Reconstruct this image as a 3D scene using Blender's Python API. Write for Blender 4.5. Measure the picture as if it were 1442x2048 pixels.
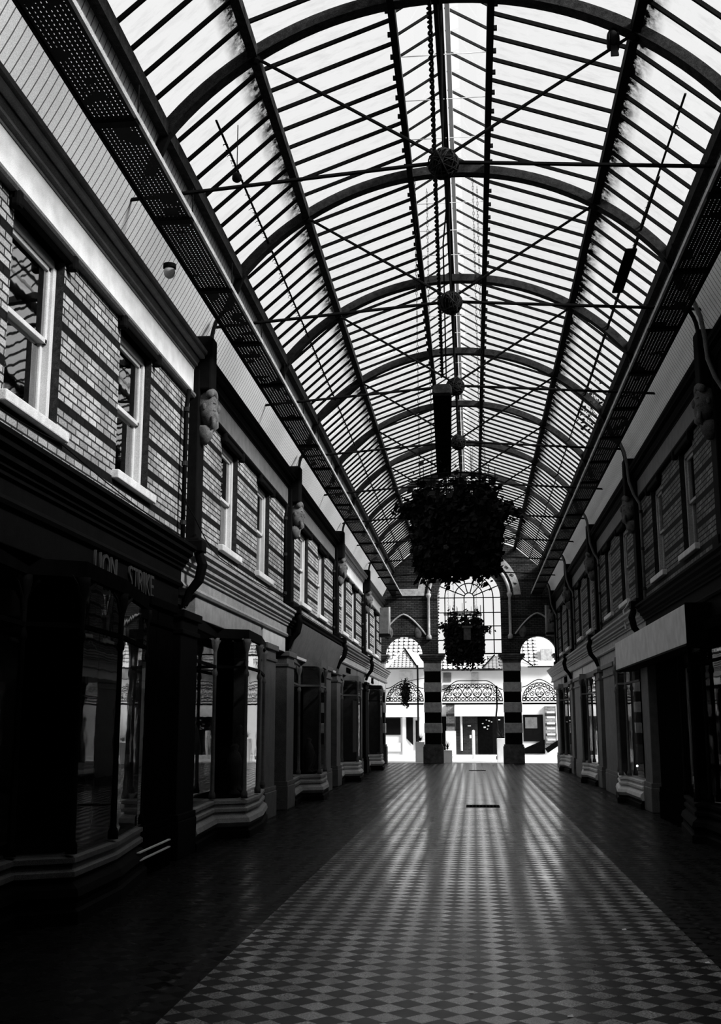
import bpy, bmesh, math, random
from mathutils import Vector, Matrix
from mathutils.geometry import tessellate_polygon
random.seed(7)
for o in list(bpy.data.objects): bpy.data.objects.remove(o, do_unlink=True)
SC = bpy.context.scene
COL = SC.collection
PI = math.pi

# ------------------------------------------------------------------ camera
F, PITCH, YAW, ROLL = 2187.4, math.radians(11.0), math.radians(5.779), math.radians(-0.09)
fw = Vector((-math.sin(YAW)*math.cos(PITCH), math.cos(YAW)*math.cos(PITCH), math.sin(PITCH)))
rt = Vector((math.cos(YAW), math.sin(YAW), 0)); up = rt.cross(fw)
c_, s_ = math.cos(ROLL), math.sin(ROLL)
R0 = c_*rt + s_*up; U0 = -s_*rt + c_*up
cd = bpy.data.cameras.new('camera'); cam = bpy.data.objects.new('camera', cd); COL.objects.link(cam)
M = Matrix((R0, U0, -fw)).transposed().to_4x4(); M.translation = (0, 0, 1.6)
cam.matrix_world = M
cd.sensor_fit = 'VERTICAL'; cd.sensor_height = 36.0; cd.lens = F/2048*36.0
cd.clip_start = 0.05; cd.clip_end = 500
SC.camera = cam

# ------------------------------------------------------------------ world, sun, exposure
w = bpy.data.worlds.new('World'); SC.world = w; w.use_nodes = True
bg = w.node_tree.nodes['Background']; bg.inputs[0].default_value = (1, 1, 1, 1); bg.inputs[1].default_value = 1.02
sl = bpy.data.lights.new('sun', 'SUN'); sl.energy = 10.5; sl.angle = math.radians(16)
so = bpy.data.objects.new('sun', sl); COL.objects.link(so)
so.rotation_euler = Vector((-0.77, 0.32, -0.55)).to_track_quat('-Z', 'Y').to_euler()
vs = SC.view_settings
vs.view_transform = 'Standard'; vs.look = 'None'; vs.gamma = 1; vs.exposure = 0.0
vs.use_curve_mapping = False

# ------------------------------------------------------------------ materials
def nt(name):
    m = bpy.data.materials.new(name); m.use_nodes = True
    t = m.node_tree; t.nodes.clear()
    out = t.nodes.new('ShaderNodeOutputMaterial')
    return m, t, out
def N(t, typ, **k):
    n = t.nodes.new(typ)
    for a, b in k.items(): setattr(n, a, b)
    return n
def math_(t, op, a, b=None, clamp=False):
    n = N(t, 'ShaderNodeMath', operation=op, use_clamp=clamp)
    for i, v in enumerate((a, b)):
        if v is None: continue
        if isinstance(v, (int, float)): n.inputs[i].default_value = v
        else: t.links.new(v, n.inputs[i])
    return n.outputs[0]
def pos(t):
    g = N(t, 'ShaderNodeNewGeometry'); s = N(t, 'ShaderNodeSeparateXYZ')
    t.links.new(g.outputs['Position'], s.inputs[0])
    return g.outputs['Position'], s.outputs[0], s.outputs[1], s.outputs[2]
def comb(t, x, y, z=0.0):
    n = N(t, 'ShaderNodeCombineXYZ')
    for i, v in enumerate((x, y, z)):
        if isinstance(v, (int, float)): n.inputs[i].default_value = v
        else: t.links.new(v, n.inputs[i])
    return n.outputs[0]
def noise(t, vec, scale, detail=4, rough=.6):
    n = N(t, 'ShaderNodeTexNoise'); n.inputs['Scale'].default_value = scale
    n.inputs['Detail'].default_value = detail; n.inputs['Roughness'].default_value = rough
    t.links.new(vec, n.inputs['Vector']); return n.outputs['Fac']
def ramp(t, fac, stops):
    r = N(t, 'ShaderNodeValToRGB'); e = r.color_ramp.elements
    while len(e) < len(stops): e.new(.5)
    for i, (p, v) in enumerate(stops): e[i].position = p; e[i].color = (v, v, v, 1)
    t.links.new(fac, r.inputs[0]); return r.outputs[0]
def mixc(t, fac, a, b):
    n = N(t, 'ShaderNodeMix', data_type='RGBA')
    for i, v in ((0, fac), (6, a), (7, b)):
        if isinstance(v, (int, float)): n.inputs[i].default_value = v if i == 0 else (v, v, v, 1)
        else: t.links.new(v, n.inputs[i])
    return n.outputs[2]
def princ(t, out, col, rough=.7, spec=.3, metal=0, bump=None, bs=.3, bd=.01):
    p = N(t, 'ShaderNodeBsdfPrincipled')
    if isinstance(col, (int, float)): p.inputs['Base Color'].default_value = (col, col, col, 1)
    else: t.links.new(col, p.inputs['Base Color'])
    if isinstance(rough, (int, float)): p.inputs['Roughness'].default_value = rough
    else: t.links.new(rough, p.inputs['Roughness'])
    p.inputs['Specular IOR Level'].default_value = spec; p.inputs['Metallic'].default_value = metal
    if bump is not None:
        b = N(t, 'ShaderNodeBump'); b.inputs['Strength'].default_value = bs; b.inputs['Distance'].default_value = bd
        t.links.new(bump, b.inputs['Height']); t.links.new(b.outputs[0], p.inputs['Normal'])
    t.links.new(p.outputs[0], out.inputs[0]); return p
def plain(name, v, rough=.7, spec=.3, var=.35, scale=9, grain=.25):
    """paint / stone / iron: grey value with blotches and fine speckle"""
    m, t, out = nt(name); P, x, y, z = pos(t)
    a = ramp(t, noise(t, P, scale, 5), [(.3, 1-var), (.7, 1+var*.4)])
    g = ramp(t, noise(t, P, 140, 2, .7), [(.35, 1-grain), (.65, 1+grain)])
    c = mixc(t, 1.0, a, g); c.node.blend_type = 'MULTIPLY'
    c2 = mixc(t, 1.0, c, float(v)); c2.node.blend_type = 'MULTIPLY'
    princ(t, out, c2, rough, spec, bump=noise(t, P, 30, 3), bs=.15)
    return m
def brick(name, axes, light, dark, mortar, period=.385, z0=4.17, bandw=.2, grain=.75):
    m, t, out = nt(name); P, x, y, z = pos(t)
    u = {'y': y, 'x': x}[axes]
    b = N(t, 'ShaderNodeTexBrick'); b.offset = .5; b.squash = 1
    b.inputs['Scale'].default_value = 1; b.inputs['Brick Width'].default_value = .23
    b.inputs['Row Height'].default_value = .077; b.inputs['Mortar Size'].default_value = .011
    b.inputs['Mortar Smooth'].default_value = .2; b.inputs['Bias'].default_value = 0
    b.inputs['Color1'].default_value = (1, 1, 1, 1); b.inputs['Color2'].default_value = (.55, .55, .55, 1)
    mo = mortar/light*.6
    b.inputs['Mortar'].default_value = (mo, mo, mo, 1)
    t.links.new(comb(t, u, math_(t, 'SUBTRACT', z, z0)), b.inputs['Vector'])
    f = math_(t, 'FRACT', math_(t, 'DIVIDE', math_(t, 'SUBTRACT', z, z0), period))
    band = math_(t, 'LESS_THAN', f, bandw)
    col = mixc(t, band, light, dark)
    g = ramp(t, noise(t, P, 60, 4, .8), [(.3, 1-grain), (.7, 1+grain*.6)])
    g2 = ramp(t, noise(t, P, 2.2, 3), [(.3, .65), (.7, 1.15)])
    a = mixc(t, 1.0, col, b.outputs['Color']); a.node.blend_type = 'MULTIPLY'
    a = mixc(t, 1.0, a, g); a.node.blend_type = 'MULTIPLY'
    a = mixc(t, 1.0, a, g2); a.node.blend_type = 'MULTIPLY'
    princ(t, out, a, .85, .1, bump=b.outputs['Fac'], bs=-.4, bd=.01)
    return m
def glass(name, tint=.9, ior=1.5, dirt=0.0, wob=0.0, purlins=()):
    m, t, out = nt(name); P, x, y, z = pos(t)
    tr = N(t, 'ShaderNodeBsdfTransparent'); tr.inputs[0].default_value = (tint, tint, tint, 1)
    gl = N(t, 'ShaderNodeBsdfGlossy'); gl.inputs['Roughness'].default_value = .02; gl.inputs[0].default_value = (.95, .95, .95, 1)
    fr = N(t, 'ShaderNodeFresnel'); gm = N(t, 'ShaderNodeNewGeometry')      # same reflection from both faces of a pane
    t.links.new(math_(t, 'ADD', math_(t, 'MULTIPLY', gm.outputs['Backfacing'], 1/ior-ior), ior), fr.inputs[0])
    if wob:
        b = N(t, 'ShaderNodeBump'); b.inputs['Strength'].default_value = wob; b.inputs['Distance'].default_value = .02
        t.links.new(noise(t, P, 2.5, 2), b.inputs['Height']); t.links.new(b.outputs[0], gl.inputs['Normal'])
    mx = N(t, 'ShaderNodeMixShader'); t.links.new(fr.outputs[0], mx.inputs[0]); t.links.new(tr.outputs[0], mx.inputs[1]); t.links.new(gl.outputs[0], mx.inputs[2])
    last = mx.outputs[0]
    if dirt:
        # grime that has collected on the panes: streaks and a soiled strip along the purlins
        st = ramp(t, noise(t, comb(t, math_(t, 'MULTIPLY', x, 1.2), math_(t, 'MULTIPLY', y, 3.5), z), 2.2, 5, .7), [(.5, 0), (.8, dirt)])
        f = st
        for px in purlins:
            dx = math_(t, 'SUBTRACT', math_(t, 'ABSOLUTE', math_(t, 'ADD', x, .2)), px)
            e = math_(t, 'MULTIPLY', math_(t, 'GREATER_THAN', dx, 0), math_(t, 'SUBTRACT', 1, math_(t, 'DIVIDE', dx, .26), True))
            nn = ramp(t, noise(t, P, 7, 4, .7), [(.25, .1), (.6, 1.8)])
            f = math_(t, 'MAXIMUM', f, math_(t, 'MULTIPLY', e, nn, True))
        df = N(t, 'ShaderNodeBsdfDiffuse'); df.inputs[0].default_value = (.05, .05, .05, 1)
        m2 = N(t, 'ShaderNodeMixShader'); t.links.new(math_(t, 'MULTIPLY', f, 1.0, True), m2.inputs[0]); t.links.new(last, m2.inputs[1]); t.links.new(df.outputs[0], m2.inputs[2])
        last = m2.outputs[0]
    t.links.new(last, out.inputs[0]); return m
MT = {}
MT['iron'] = plain('black_iron', .006, .8, .04)
MT['ironr'] = plain('rusty_iron', .028, .9, .04, .6, 14, .6)
MT['dark'] = plain('dark_paint', .0035, .75, .03)
MT['black'] = plain('black_void', .003, .9, .0)
MT['mid'] = plain('grey_paint', .11, .6, .2, .3, 6, .5)
MT['midl'] = plain('pale_grey_paint', .3, .6, .2, .3, 6, .45)
MT['frame'] = plain('window_frame_paint', .5, .6, .2, .15, 5, .2)
MT['cream'] = plain('cream_paint', .6, .6, .2, .22, 4, .2)
MT['white'] = plain('white_paint', .8, .5, .25, .1, 4, .1)
MT['stone'] = plain('sill_stone', .58, .8, .15, .2, 8, .3)
MT['stoneg'] = plain('grey_stone', .42, .85, .1, .4, 7, .5)
MT['stoned'] = plain('dark_stone', .10, .85, .1, .6, 7, .6)
MT['render'] = plain('white_render', .62, .8, .1, .06, 2, .04)
MT['leaf'] = plain('dark_leaf', .018, .7, .12, .5, 20)
MT['petal'] = plain('pale_petal', .05, .7, .1)
MT['feather'] = plain('dark_feathers', .012, .9, .02)
MT['road'] = plain('pale_paving', .6, .8, .1, .15, 3, .15)
MT['letter'] = plain('tarnished_letter', .03, .5, .3)
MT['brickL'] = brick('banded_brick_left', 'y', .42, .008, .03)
MT['brickR'] = brick('banded_brick_right', 'y', .20, .006, .015)  # same brick as the left wall, darkened for the dimmer right side
MT['brickE'] = brick('end_wall_brick', 'x', .065, .02, .008, .77, 4.5, .1, .9)
MT['brickS'] = brick('street_brick', 'x', .22, .05, .5, .5, 0, .3)
MT['brickD'] = brick('dark_street_brick', 'x', .035, .03, .08, .5, 0, .3)
MT['reveal'] = plain('dark_reveal_brick', .022, .85, .1, .6, 20, .6)
MT['glassR'] = glass('roof_glass', .9, 1.3, .2, 0, (2.13,))
MT['glassL'] = glass('lantern_glass', .94, 1.3)
MT['glassW'] = glass('window_glass', .6, 3.6, 0, .035)
MT['glassD'] = glass('dark_shop_glass', .4, 1.22, 0, .04)
MT['glassS'] = glass('shop_glass', .6, 1.5, 0, .03)
def boards():
    m, t, out = nt('grooved_boards'); P, x, y, z = pos(t)
    f = math_(t, 'FRACT', math_(t, 'DIVIDE', y, .12))
    g = math_(t, 'LESS_THAN', f, .13)
    c = mixc(t, g, .8, .12)
    n = ramp(t, noise(t, P, 120, 2, .7), [(.35, .75), (.65, 1.2)])
    c = mixc(t, 1.0, c, n); c.node.blend_type = 'MULTIPLY'
    princ(t, out, c, .7, .1); return m
MT['boards'] = boards()
def floor_mat():
    m, t, out = nt('tiled_floor'); P, x, y, z = pos(t)
    k = 1/(.148*math.sqrt(2))
    a = math_(t, 'FLOOR', math_(t, 'MULTIPLY', math_(t, 'ADD', x, y), k))
    b = math_(t, 'FLOOR', math_(t, 'MULTIPLY', math_(t, 'SUBTRACT', x, y), k))
    ch = math_(t, 'FLOORED_MODULO', math_(t, 'ADD', a, b), 2)
    wn = N(t, 'ShaderNodeTexWhiteNoise'); t.links.new(comb(t, a, b), wn.inputs['Vector'])
    rnd = wn.outputs['Value']
    fa = math_(t, 'FRACT', math_(t, 'MULTIPLY', math_(t, 'ADD', x, y), k)); fb = math_(t, 'FRACT', math_(t, 'MULTIPLY', math_(t, 'SUBTRACT', x, y), k))
    def edge(f): return math_(t, 'MINIMUM', f, math_(t, 'SUBTRACT', 1, f))
    joint = math_(t, 'LESS_THAN', math_(t, 'MINIMUM', edge(fa), edge(fb)), .035)
    xa = math_(t, 'ABSOLUTE', math_(t, 'ADD', x, .08))
    band = math_(t, 'LESS_THAN', xa, 1.68)
    border = math_(t, 'MULTIPLY', math_(t, 'GREATER_THAN', xa, 1.68), math_(t, 'LESS_THAN', xa, 2.0))
    lt = math_(t, 'ADD', .22, math_(t, 'MULTIPLY', rnd, .24))
    dk = math_(t, 'MULTIPLY', rnd, .004)
    cb = mixc(t, ch, lt, dk)
    side = mixc(t, ch, .010, .002)
    c = mixc(t, band, side, cb)
    # thin studded line inside the border strip
    bx = math_(t, 'LESS_THAN', math_(t, 'ABSOLUTE', math_(t, 'SUBTRACT', xa, 1.86)), .02)
    dots = math_(t, 'LESS_THAN', math_(t, 'FRACT', math_(t, 'DIVIDE', y, .2)), .45)
    bc = mixc(t, math_(t, 'MULTIPLY', bx, dots), .006, .05)
    c = mixc(t, border, c, bc)
    c = mixc(t, joint, c, .006)
    gr = ramp(t, noise(t, P, 70, 3, .9), [(.38, .25), (.62, 1.5)])
    bl = ramp(t, noise(t, P, 1.1, 4, .6), [(.3, .55), (.7, 1.25)])
    c = mixc(t, 1.0, c, gr); c.node.blend_type = 'MULTIPLY'
    c = mixc(t, 1.0, c, bl); c.node.blend_type = 'MULTIPLY'
    rg = math_(t, 'ADD', mixc(t, ch, .05, .22), math_(t, 'MULTIPLY', noise(t, P, 2.0, 4), .24))
    rg = math_(t, 'ADD', rg, math_(t, 'MULTIPLY', math_(t, 'SUBTRACT', 1, band), .1))
    h = math_(t, 'ADD', math_(t, 'MULTIPLY', rnd, .6), math_(t, 'MULTIPLY', noise(t, P, 8, 3), 1.0))
    h = math_(t, 'SUBTRACT', h, joint)
    p = princ(t, out, c, rg, .5, bump=h, bs=.12, bd=.003); p.inputs['IOR'].default_value = 1.6
    t.links.new(math_(t, 'ADD', .05, math_(t, 'MULTIPLY', band, mixc(t, ch, 1.0, .08))), p.inputs['Specular IOR Level'])
    return m
MT['floor'] = floor_mat()
def tile_roof(name, sx, sz, base, line):
    m, t, out = nt(name); P, x, y, z = pos(t)
    row = math_(t, 'FLOOR', math_(t, 'DIVIDE', z, sz))
    fz = math_(t, 'FRACT', math_(t, 'DIVIDE', z, sz)); fx = math_(t, 'FRACT', math_(t, 'DIVIDE', x, sx))
    l = math_(t, 'MAXIMUM', math_(t, 'LESS_THAN', fz, .22), math_(t, 'LESS_THAN', fx, .16))
    d = math_(t, 'MULTIPLY', math_(t, 'LESS_THAN', fz, .45), math_(t, 'LESS_THAN', fx, .4))
    c = mixc(t, math_(t, 'MAXIMUM', math_(t, 'MULTIPLY', l, .9), d), base, line)
    princ(t, out, c, .8, .1); return m
MT['rooft'] = tile_roof('pantile_roof', .26, .19, .62, .008)
MT['roofs'] = tile_roof('small_tile_roof', .2, .1, .5, .01)
MT['roofd'] = tile_roof('dark_tile_roof', .2, .08, .25, .03)
def perf():
    m, t, out = nt('perforated_sheet'); P, x, y, z = pos(t)
    fy = math_(t, 'FRACT', math_(t, 'DIVIDE', y, .055)); fx = math_(t, 'FRACT', math_(t, 'DIVIDE', x, .045))
    h = math_(t, 'MULTIPLY', math_(t, 'LESS_THAN', fy, .4), math_(t, 'LESS_THAN', fx, .15))
    h = math_(t, 'MULTIPLY', h, math_(t, 'GREATER_THAN', noise(t, P, 3, 2), .42))
    p = N(t, 'ShaderNodeBsdfPrincipled'); p.inputs['Base Color'].default_value = (.01, .01, .01, 1); p.inputs['Roughness'].default_value = .8
    p.inputs['Specular IOR Level'].default_value = .1
    tr = N(t, 'ShaderNodeBsdfTransparent'); mx = N(t, 'ShaderNodeMixShader')
    t.links.new(h, mx.inputs[0]); t.links.new(p.outputs[0], mx.inputs[1]); t.links.new(tr.outputs[0], mx.inputs[2]); t.links.new(mx.outputs[0], out.inputs[0])
    return m
MT['perf'] = perf()
def emis(name, v):
    m, t, out = nt(name); e = N(t, 'ShaderNodeEmission'); e.inputs[1].default_value = v
    t.links.new(e.outputs[0], out.inputs[0]); return m
MT['bulb'] = emis('lamp_glow', 12)

# ------------------------------------------------------------------ mesh helpers
class MB:
    def __init__(s): s.v = []; s.f = []
    def add(s, vs_, fs):
        n = len(s.v); s.v += [Vector(q) for q in vs_]; s.f += [[i+n for i in f] for f in fs]; return s
    def box(s, x0, x1, y0, y1, z0, z1):
        if x0 > x1: x0, x1 = x1, x0
        return s.add([(x0,y0,z0),(x1,y0,z0),(x1,y1,z0),(x0,y1,z0),(x0,y0,z1),(x1,y0,z1),(x1,y1,z1),(x0,y1,z1)],
                     [(0,3,2,1),(4,5,6,7),(0,1,5,4),(1,2,6,5),(2,3,7,6),(3,0,4,7)])
    def quad(s, a, b, c, d): return s.add([a, b, c, d], [(0,1,2,3)])
    def tube(s, pts, r, n=8, closed=False, cap=True):
        pts = [Vector(p) for p in pts]; m = len(pts); base = len(s.v)
        rr = r if isinstance(r, (list, tuple)) else [r]*m
        prev = None
        for i, p in enumerate(pts):
            if closed: d = pts[(i+1) % m]-pts[i-1]
            else: d = pts[min(i+1, m-1)]-pts[max(i-1, 0)]
            if d.length < 1e-9: d = Vector((0,0,1))
            d.normalize()
            if prev is None:
                a = Vector((0,0,1)) if abs(d.z) < .9 else Vector((1,0,0))
                prev = d.cross(a).normalized()
            u = (prev - d*prev.dot(d))
            u = u.normalized() if u.length > 1e-6 else d.orthogonal().normalized()
            prev = u; v = d.cross(u)
            for k in range(n):
                a = 2*PI*k/n+PI/n; s.v.append(p+(u*math.cos(a)+v*math.sin(a))*rr[i])
        for i in range(m if closed else m-1):
            j = (i+1) % m
            for k in range(n):
                l = (k+1) % n; s.f.append([base+i*n+k, base+i*n+l, base+j*n+l, base+j*n+k])
        if cap and not closed:
            s.f.append([base+k for k in range(n)][::-1]); s.f.append([base+(m-1)*n+k for k in range(n)])
        return s
    def bar(s, a, b, w, h):
        """rectangular bar between two points, width w sideways, h upwards"""
        a = Vector(a); b = Vector(b); d = (b-a).normalized()
        sd = d.cross(Vector((0,0,1)))
        sd = sd.normalized() if sd.length > 1e-4 else Vector((0,1,0))
        u = sd.cross(d)
        vs_ = []
        for p in (a, b):
            for (i, j) in ((-1,-1),(1,-1),(1,1),(-1,1)): vs_.append(p+sd*(i*w/2)+u*(j*h/2))
        return s.add(vs_, [(0,1,2,3),(7,6,5,4),(0,4,5,1),(1,5,6,2),(2,6,7,3),(3,7,4,0)])
    def lathe(s, cx, cy, prof, n=14):
        base = len(s.v)
        for r, z in prof:
            for k in range(n): a = 2*PI*k/n; s.v.append(Vector((cx+r*math.cos(a), cy+r*math.sin(a), z)))
        for i in range(len(prof)-1):
            for k in range(n):
                l = (k+1) % n; s.f.append([base+i*n+k, base+i*n+l, base+(i+1)*n+l, base+(i+1)*n+k])
        s.f.append([base+k for k in range(n)][::-1]); s.f.append([base+(len(prof)-1)*n+k for k in range(n)])
        return s
    def ball(s, c, rx, ry, rz, n=14, m=9, jit=0):
        base = len(s.v); c = Vector(c)
        for i in range(m+1):
            th = PI*i/m
            for k in range(n):
                a = 2*PI*k/n; j = 1+random.uniform(-jit, jit)
                s.v.append(c+Vector((rx*math.sin(th)*math.cos(a)*j, ry*math.sin(th)*math.sin(a)*j, rz*math.cos(th)*j)))
        for i in range(m):
            for k in range(n):
                l = (k+1) % n; s.f.append([base+i*n+k, base+(i+1)*n+k, base+(i+1)*n+l, base+i*n+l])
        return s
    def sweep(s, poly, prof, closed_prof=True):
        """poly: plan points; prof: (offset to the arcade side, z); offset vectors given by callable"""
        pts = [Vector((p[0], p[1])) for p in poly]; m = len(pts); base = len(s.v); k = len(prof)
        for i in range(m):
            ns = []
            if i > 0: d = (pts[i]-pts[i-1]).normalized(); ns.append(Vector((d.y, -d.x)))
            if i < m-1: d = (pts[i+1]-pts[i]).normalized(); ns.append(Vector((d.y, -d.x)))
            nn = sum(ns, Vector((0,0))); nn.normalize(); sc = 1/max(.45, nn.dot(ns[0]))
            for o, z in prof:
                q = pts[i]+nn*(o*sc*s.sgn); s.v.append(Vector((q.x, q.y, z)))
        for i in range(m-1):
            for j in range(k if closed_prof else k-1):
                l = (j+1) % k
                s.f.append([base+i*k+j, base+i*k+l, base+(i+1)*k+l, base+(i+1)*k+j])
        if closed_prof:
            s.f.append([base+j for j in range(k)]); s.f.append([base+(m-1)*k+j for j in range(k)][::-1])
        return s
    sgn = 1
    def plate(s, loops, fn, t0, t1):
        """flat polygon with holes: loops in 2-D, fn(u, v, t) -> 3-D, between thicknesses t0, t1"""
        L = [[Vector((a, b, 0)) for a, b in lp] for lp in loops]
        tris = tessellate_polygon(L); flat = [p for lp in L for p in lp]; base = len(s.v); n = len(flat)
        for t in (t0, t1):
            for p in flat: s.v.append(Vector(fn(p.x, p.y, t)))
        for tr in tris:
            s.f.append([base+i for i in tr]); s.f.append([base+n+i for i in tr][::-1])
        o = 0
        for lp in L:
            m = len(lp)
            for i in range(m):
                j = (i+1) % m; s.f.append([base+o+i, base+o+j, base+n+o+j, base+n+o+i])
            o += m
        return s
    def build(s, name, mat, parent=None, smooth=False, bevel=0):
        org = parent_world(parent) if parent else Vector((0,0,0))
        me = bpy.data.meshes.new(name); me.from_pydata([tuple(q-org) for q in s.v], [], s.f); me.update()
        bm = bmesh.new(); bm.from_mesh(me); bmesh.ops.recalc_face_normals(bm, faces=bm.faces)
        if smooth:
            for f in bm.faces: f.smooth = True
        bm.to_mesh(me); bm.free()
        me.materials.append(MT[mat] if isinstance(mat, str) else mat)
        o = bpy.data.objects.new(name, me); COL.objects.link(o)
        if parent: o.parent = parent
        if bevel:
            b = o.modifiers.new('bevel', 'BEVEL'); b.width = bevel; b.segments = 2; b.limit_method = 'ANGLE'
        return o
def parent_world(o):
    v = Vector((0,0,0))
    while o is not None: v = v+o.location; o = o.parent
    return v
def tag(o, label=None, cat=None, group=None, kind=None):
    if label: o['label'] = label
    if cat: o['category'] = cat
    if group: o['group'] = group
    if kind: o['kind'] = kind
    return o
def thing(name, loc, label, cat, group=None):
    o = bpy.data.objects.new(name, None); COL.objects.link(o); o.location = loc; o.empty_display_size = .1
    return tag(o, label, cat, group)
def struct(o, label): o['kind'] = 'structure'; o['label'] = label; return o
def copy_tree(o, parent=None):
    c = o.copy(); COL.objects.link(c); c.parent = parent
    for ch in list(o.children): copy_tree(ch, c)
    return c
ORD = ['nearest', 'second', 'third', 'fourth', 'fifth', 'sixth', 'seventh', 'eighth', 'ninth', 'tenth', 'eleventh']
def nth(i): return 'nearest to the camera' if i == 0 else ORD[i]+' from the camera'

# ------------------------------------------------------------------ key dimensions
XC = -.2; XL, XR = -3.85, 3.5
Y0, S = 10.906, 3.9876
TY = [Y0+S*k for k in range(-2, 9)]; YE = Y0+9*S      # trusses and end wall
YG = TY[0]                                             # glazing starts here
YS = TY[1]                                             # shop fronts start here
def X(side, d): return XL+d if side < 0 else XR-d
SN = {-1: 'left', 1: 'right'}

# ------------------------------------------------------------------ setting: floor, walls, ceilings
struct(MB().box(XL-1.8, XR+1.8, -2, YE+.45, -.2, 0).build('floor', 'floor'), 'tiled arcade floor with pale diamond pattern band down the middle')
LB = [YS+2*S*k for k in range(0, 6)]                   # left bay lines
RB = [7.4+7.6*k for k in range(0, 6)]                  # right bay lines (15.0, 22.6, ...)
LW = []; RW = []
for b in LB[:5]:
    for a in (1.5, 4.42):
        LW.append((b+a, b+a+1.2))
for b in RB[:6]:
    for a in (2.05, 4.98):
        if b+a+1.15 < YE-.3: RW.append((b+a, b+a+1.15))
ZS, ZH = 4.33, 6.0
for side, wins, mat in ((-1, LW, 'brickL'), (1, RW, 'brickR')):
    loops = [[(YS-.0, 3.3), (YE, 3.3), (YE, 7.0), (YS, 7.0)]]
    for a, b in wins: loops.append([(a, ZS), (a, ZH), (b, ZH), (b, ZS)])
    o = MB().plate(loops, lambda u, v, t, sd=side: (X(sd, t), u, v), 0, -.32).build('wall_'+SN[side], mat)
    o.data.materials.append(MT['reveal'])
    for p in o.data.polygons:                          # the brick reveals beside the windows are dark engineering brick
        if abs(p.normal.x) < .5 and ZS-.01 < p.center.z < ZH+.01 and p.center.y > YS+.1 and p.center.y < YE-.1: p.material_index = 1
    struct(o, 'upper %s wall of banded brick with window openings' % SN[side])
    # building behind the shop fronts, closed against daylight
    m = MB()
    m.box(X(side, -2.2), X(side, -2.0), -2, YE, -.1, 8.6)
    m.box(X(side, -2.0), X(side, -.32), YS, YE, 3.3, 3.4)
    m.box(X(side, -2.0), X(side, .3), -2, YS, -.05, 7.0)
    m.box(X(side, -2.0), X(side, 0), YE-.05, YE+.3, -.05, 8.6)
    m.box(X(side, -2.0), X(side, .5), -2, YE, 8.2, 8.34)
    struct(m.build('wall_%s_back' % SN[side], 'black'), 'dark rooms behind the %s shops' % SN[side])
    # sloping boarded cove above the cornice
    q = MB(); prof = []
    for i in range(9):
        a = i/8; prof.append((-.12+(.64 if side < 0 else .68)*a+.06*math.sin(PI*a), 6.72+1.4*a))
    for i in range(8):
        q.quad((X(side, prof[i][0]), YG, prof[i][1]), (X(side, prof[i][0]), YE, prof[i][1]), (X(side, prof[i+1][0]), YE, prof[i+1][1]), (X(side, prof[i+1][0]), YG, prof[i+1][1]))
    struct(q.build('ceiling_cove_'+SN[side], 'boards', smooth=True), 'grooved boards sloping up from the %s cornice to the glass roof' % SN[side])
struct(MB().box(XL-1.8, XR+1.8, -2, YG, 7.6, 8.0).box(XL-1.8, XR+1.8, YG-.2, YG, 8.0, 10.6).build('ceiling', 'black'), 'unseen dark ceiling added over the near end of the arcade')  # unseen slab added to cut the skylight and dim the near floor
struct(MB().box(XL-1.8, XR+1.8, -2.2, -2, -.1, 8).build('wall_back', 'black'), 'unseen dark wall added behind the camera')

# ------------------------------------------------------------------ end wall with three arches
def arc(cx, cz, r, a0, a1, n=18): return [(cx+r*math.cos(math.radians(a0+(a1-a0)*i/n)), cz+r*math.sin(math.radians(a0+(a1-a0)*i/n))) for i in range(n+1)]
CWx, CWr, CWs = -.09, 1.34, 6.94
roofp = [(XR+1.8, 8.2), (2.95, 8.2), (1.93, 9.06), (.35, 9.62), (-.75, 9.62), (-2.33, 9.06), (-3.35, 8.2), (XL-1.8, 8.2)]
outer = [(XL-1.8, 4.5), (-3.68, 4.5)] + arc(-2.89, 4.5, .79, 180, 0)[0:] + \
        [(-1.98, 4.5), (CWx-CWr, 4.5)] + arc(CWx, CWs, CWr, 180, 0, 24) + [(CWx+CWr, 4.5), (1.98, 4.5)] + \
        arc(2.78, 4.5, .76, 180, 0) + [(3.6, 4.5), (XR+1.8, 4.5)] + roofp
struct(MB().plate([outer], lambda u, v, t: (u, t, v), YE, YE+.45).build('wall_end', 'brickE'), 'brick end wall with a tall central arch and two side arches')
# arch-shaped window in the central opening
t = thing('arched_window', (CWx, YE+.2, 4.5), 'tall arched window of small panes above the central gateway', 'window')
m = MB(); yy = YE+.22; r = .024
m.tube([(CWx-CWr, yy, 4.55), (CWx+CWr, yy, 4.55)], .03, 6)
nx = 6; dx = 2*CWr/6.5
cols = [CWx+dx*(k-2.5) for k in range(6)]
for zz in (5.13, 5.72, 6.3, 6.94): m.tube([(CWx-CWr, yy, zz), (CWx+CWr, yy, zz)], r, 5)
for cx in cols: m.tube([(cx, yy, 4.55), (cx, yy, 6.94)], r, 5)
for rr in (dx*.5, dx*1.5, dx*2.5): m.tube([(a, yy, b) for a, b in arc(CWx, 6.94, rr, 0, 180, 18)], r, 5)
for a in (22, 48, 75, 105, 132, 158):
    ca, sa = math.cos(math.radians(a)), math.sin(math.radians(a)); m.tube([(CWx+dx*.5*ca, yy, 6.94+dx*.5*sa), (CWx+CWr*ca, yy, 6.94+CWr*sa)], r, 5)
m.build('glazing_bars', 'iron', t)
q = MB(); pts = [(CWx-CWr, 4.56), (CWx+CWr, 4.56)] + arc(CWx, 6.94, CWr, 0, 180, 24)
q.plate([pts], lambda u, v, tt: (u, tt, v), yy+.01, yy+.014).build('glass_pane', 'glassL', t)
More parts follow.
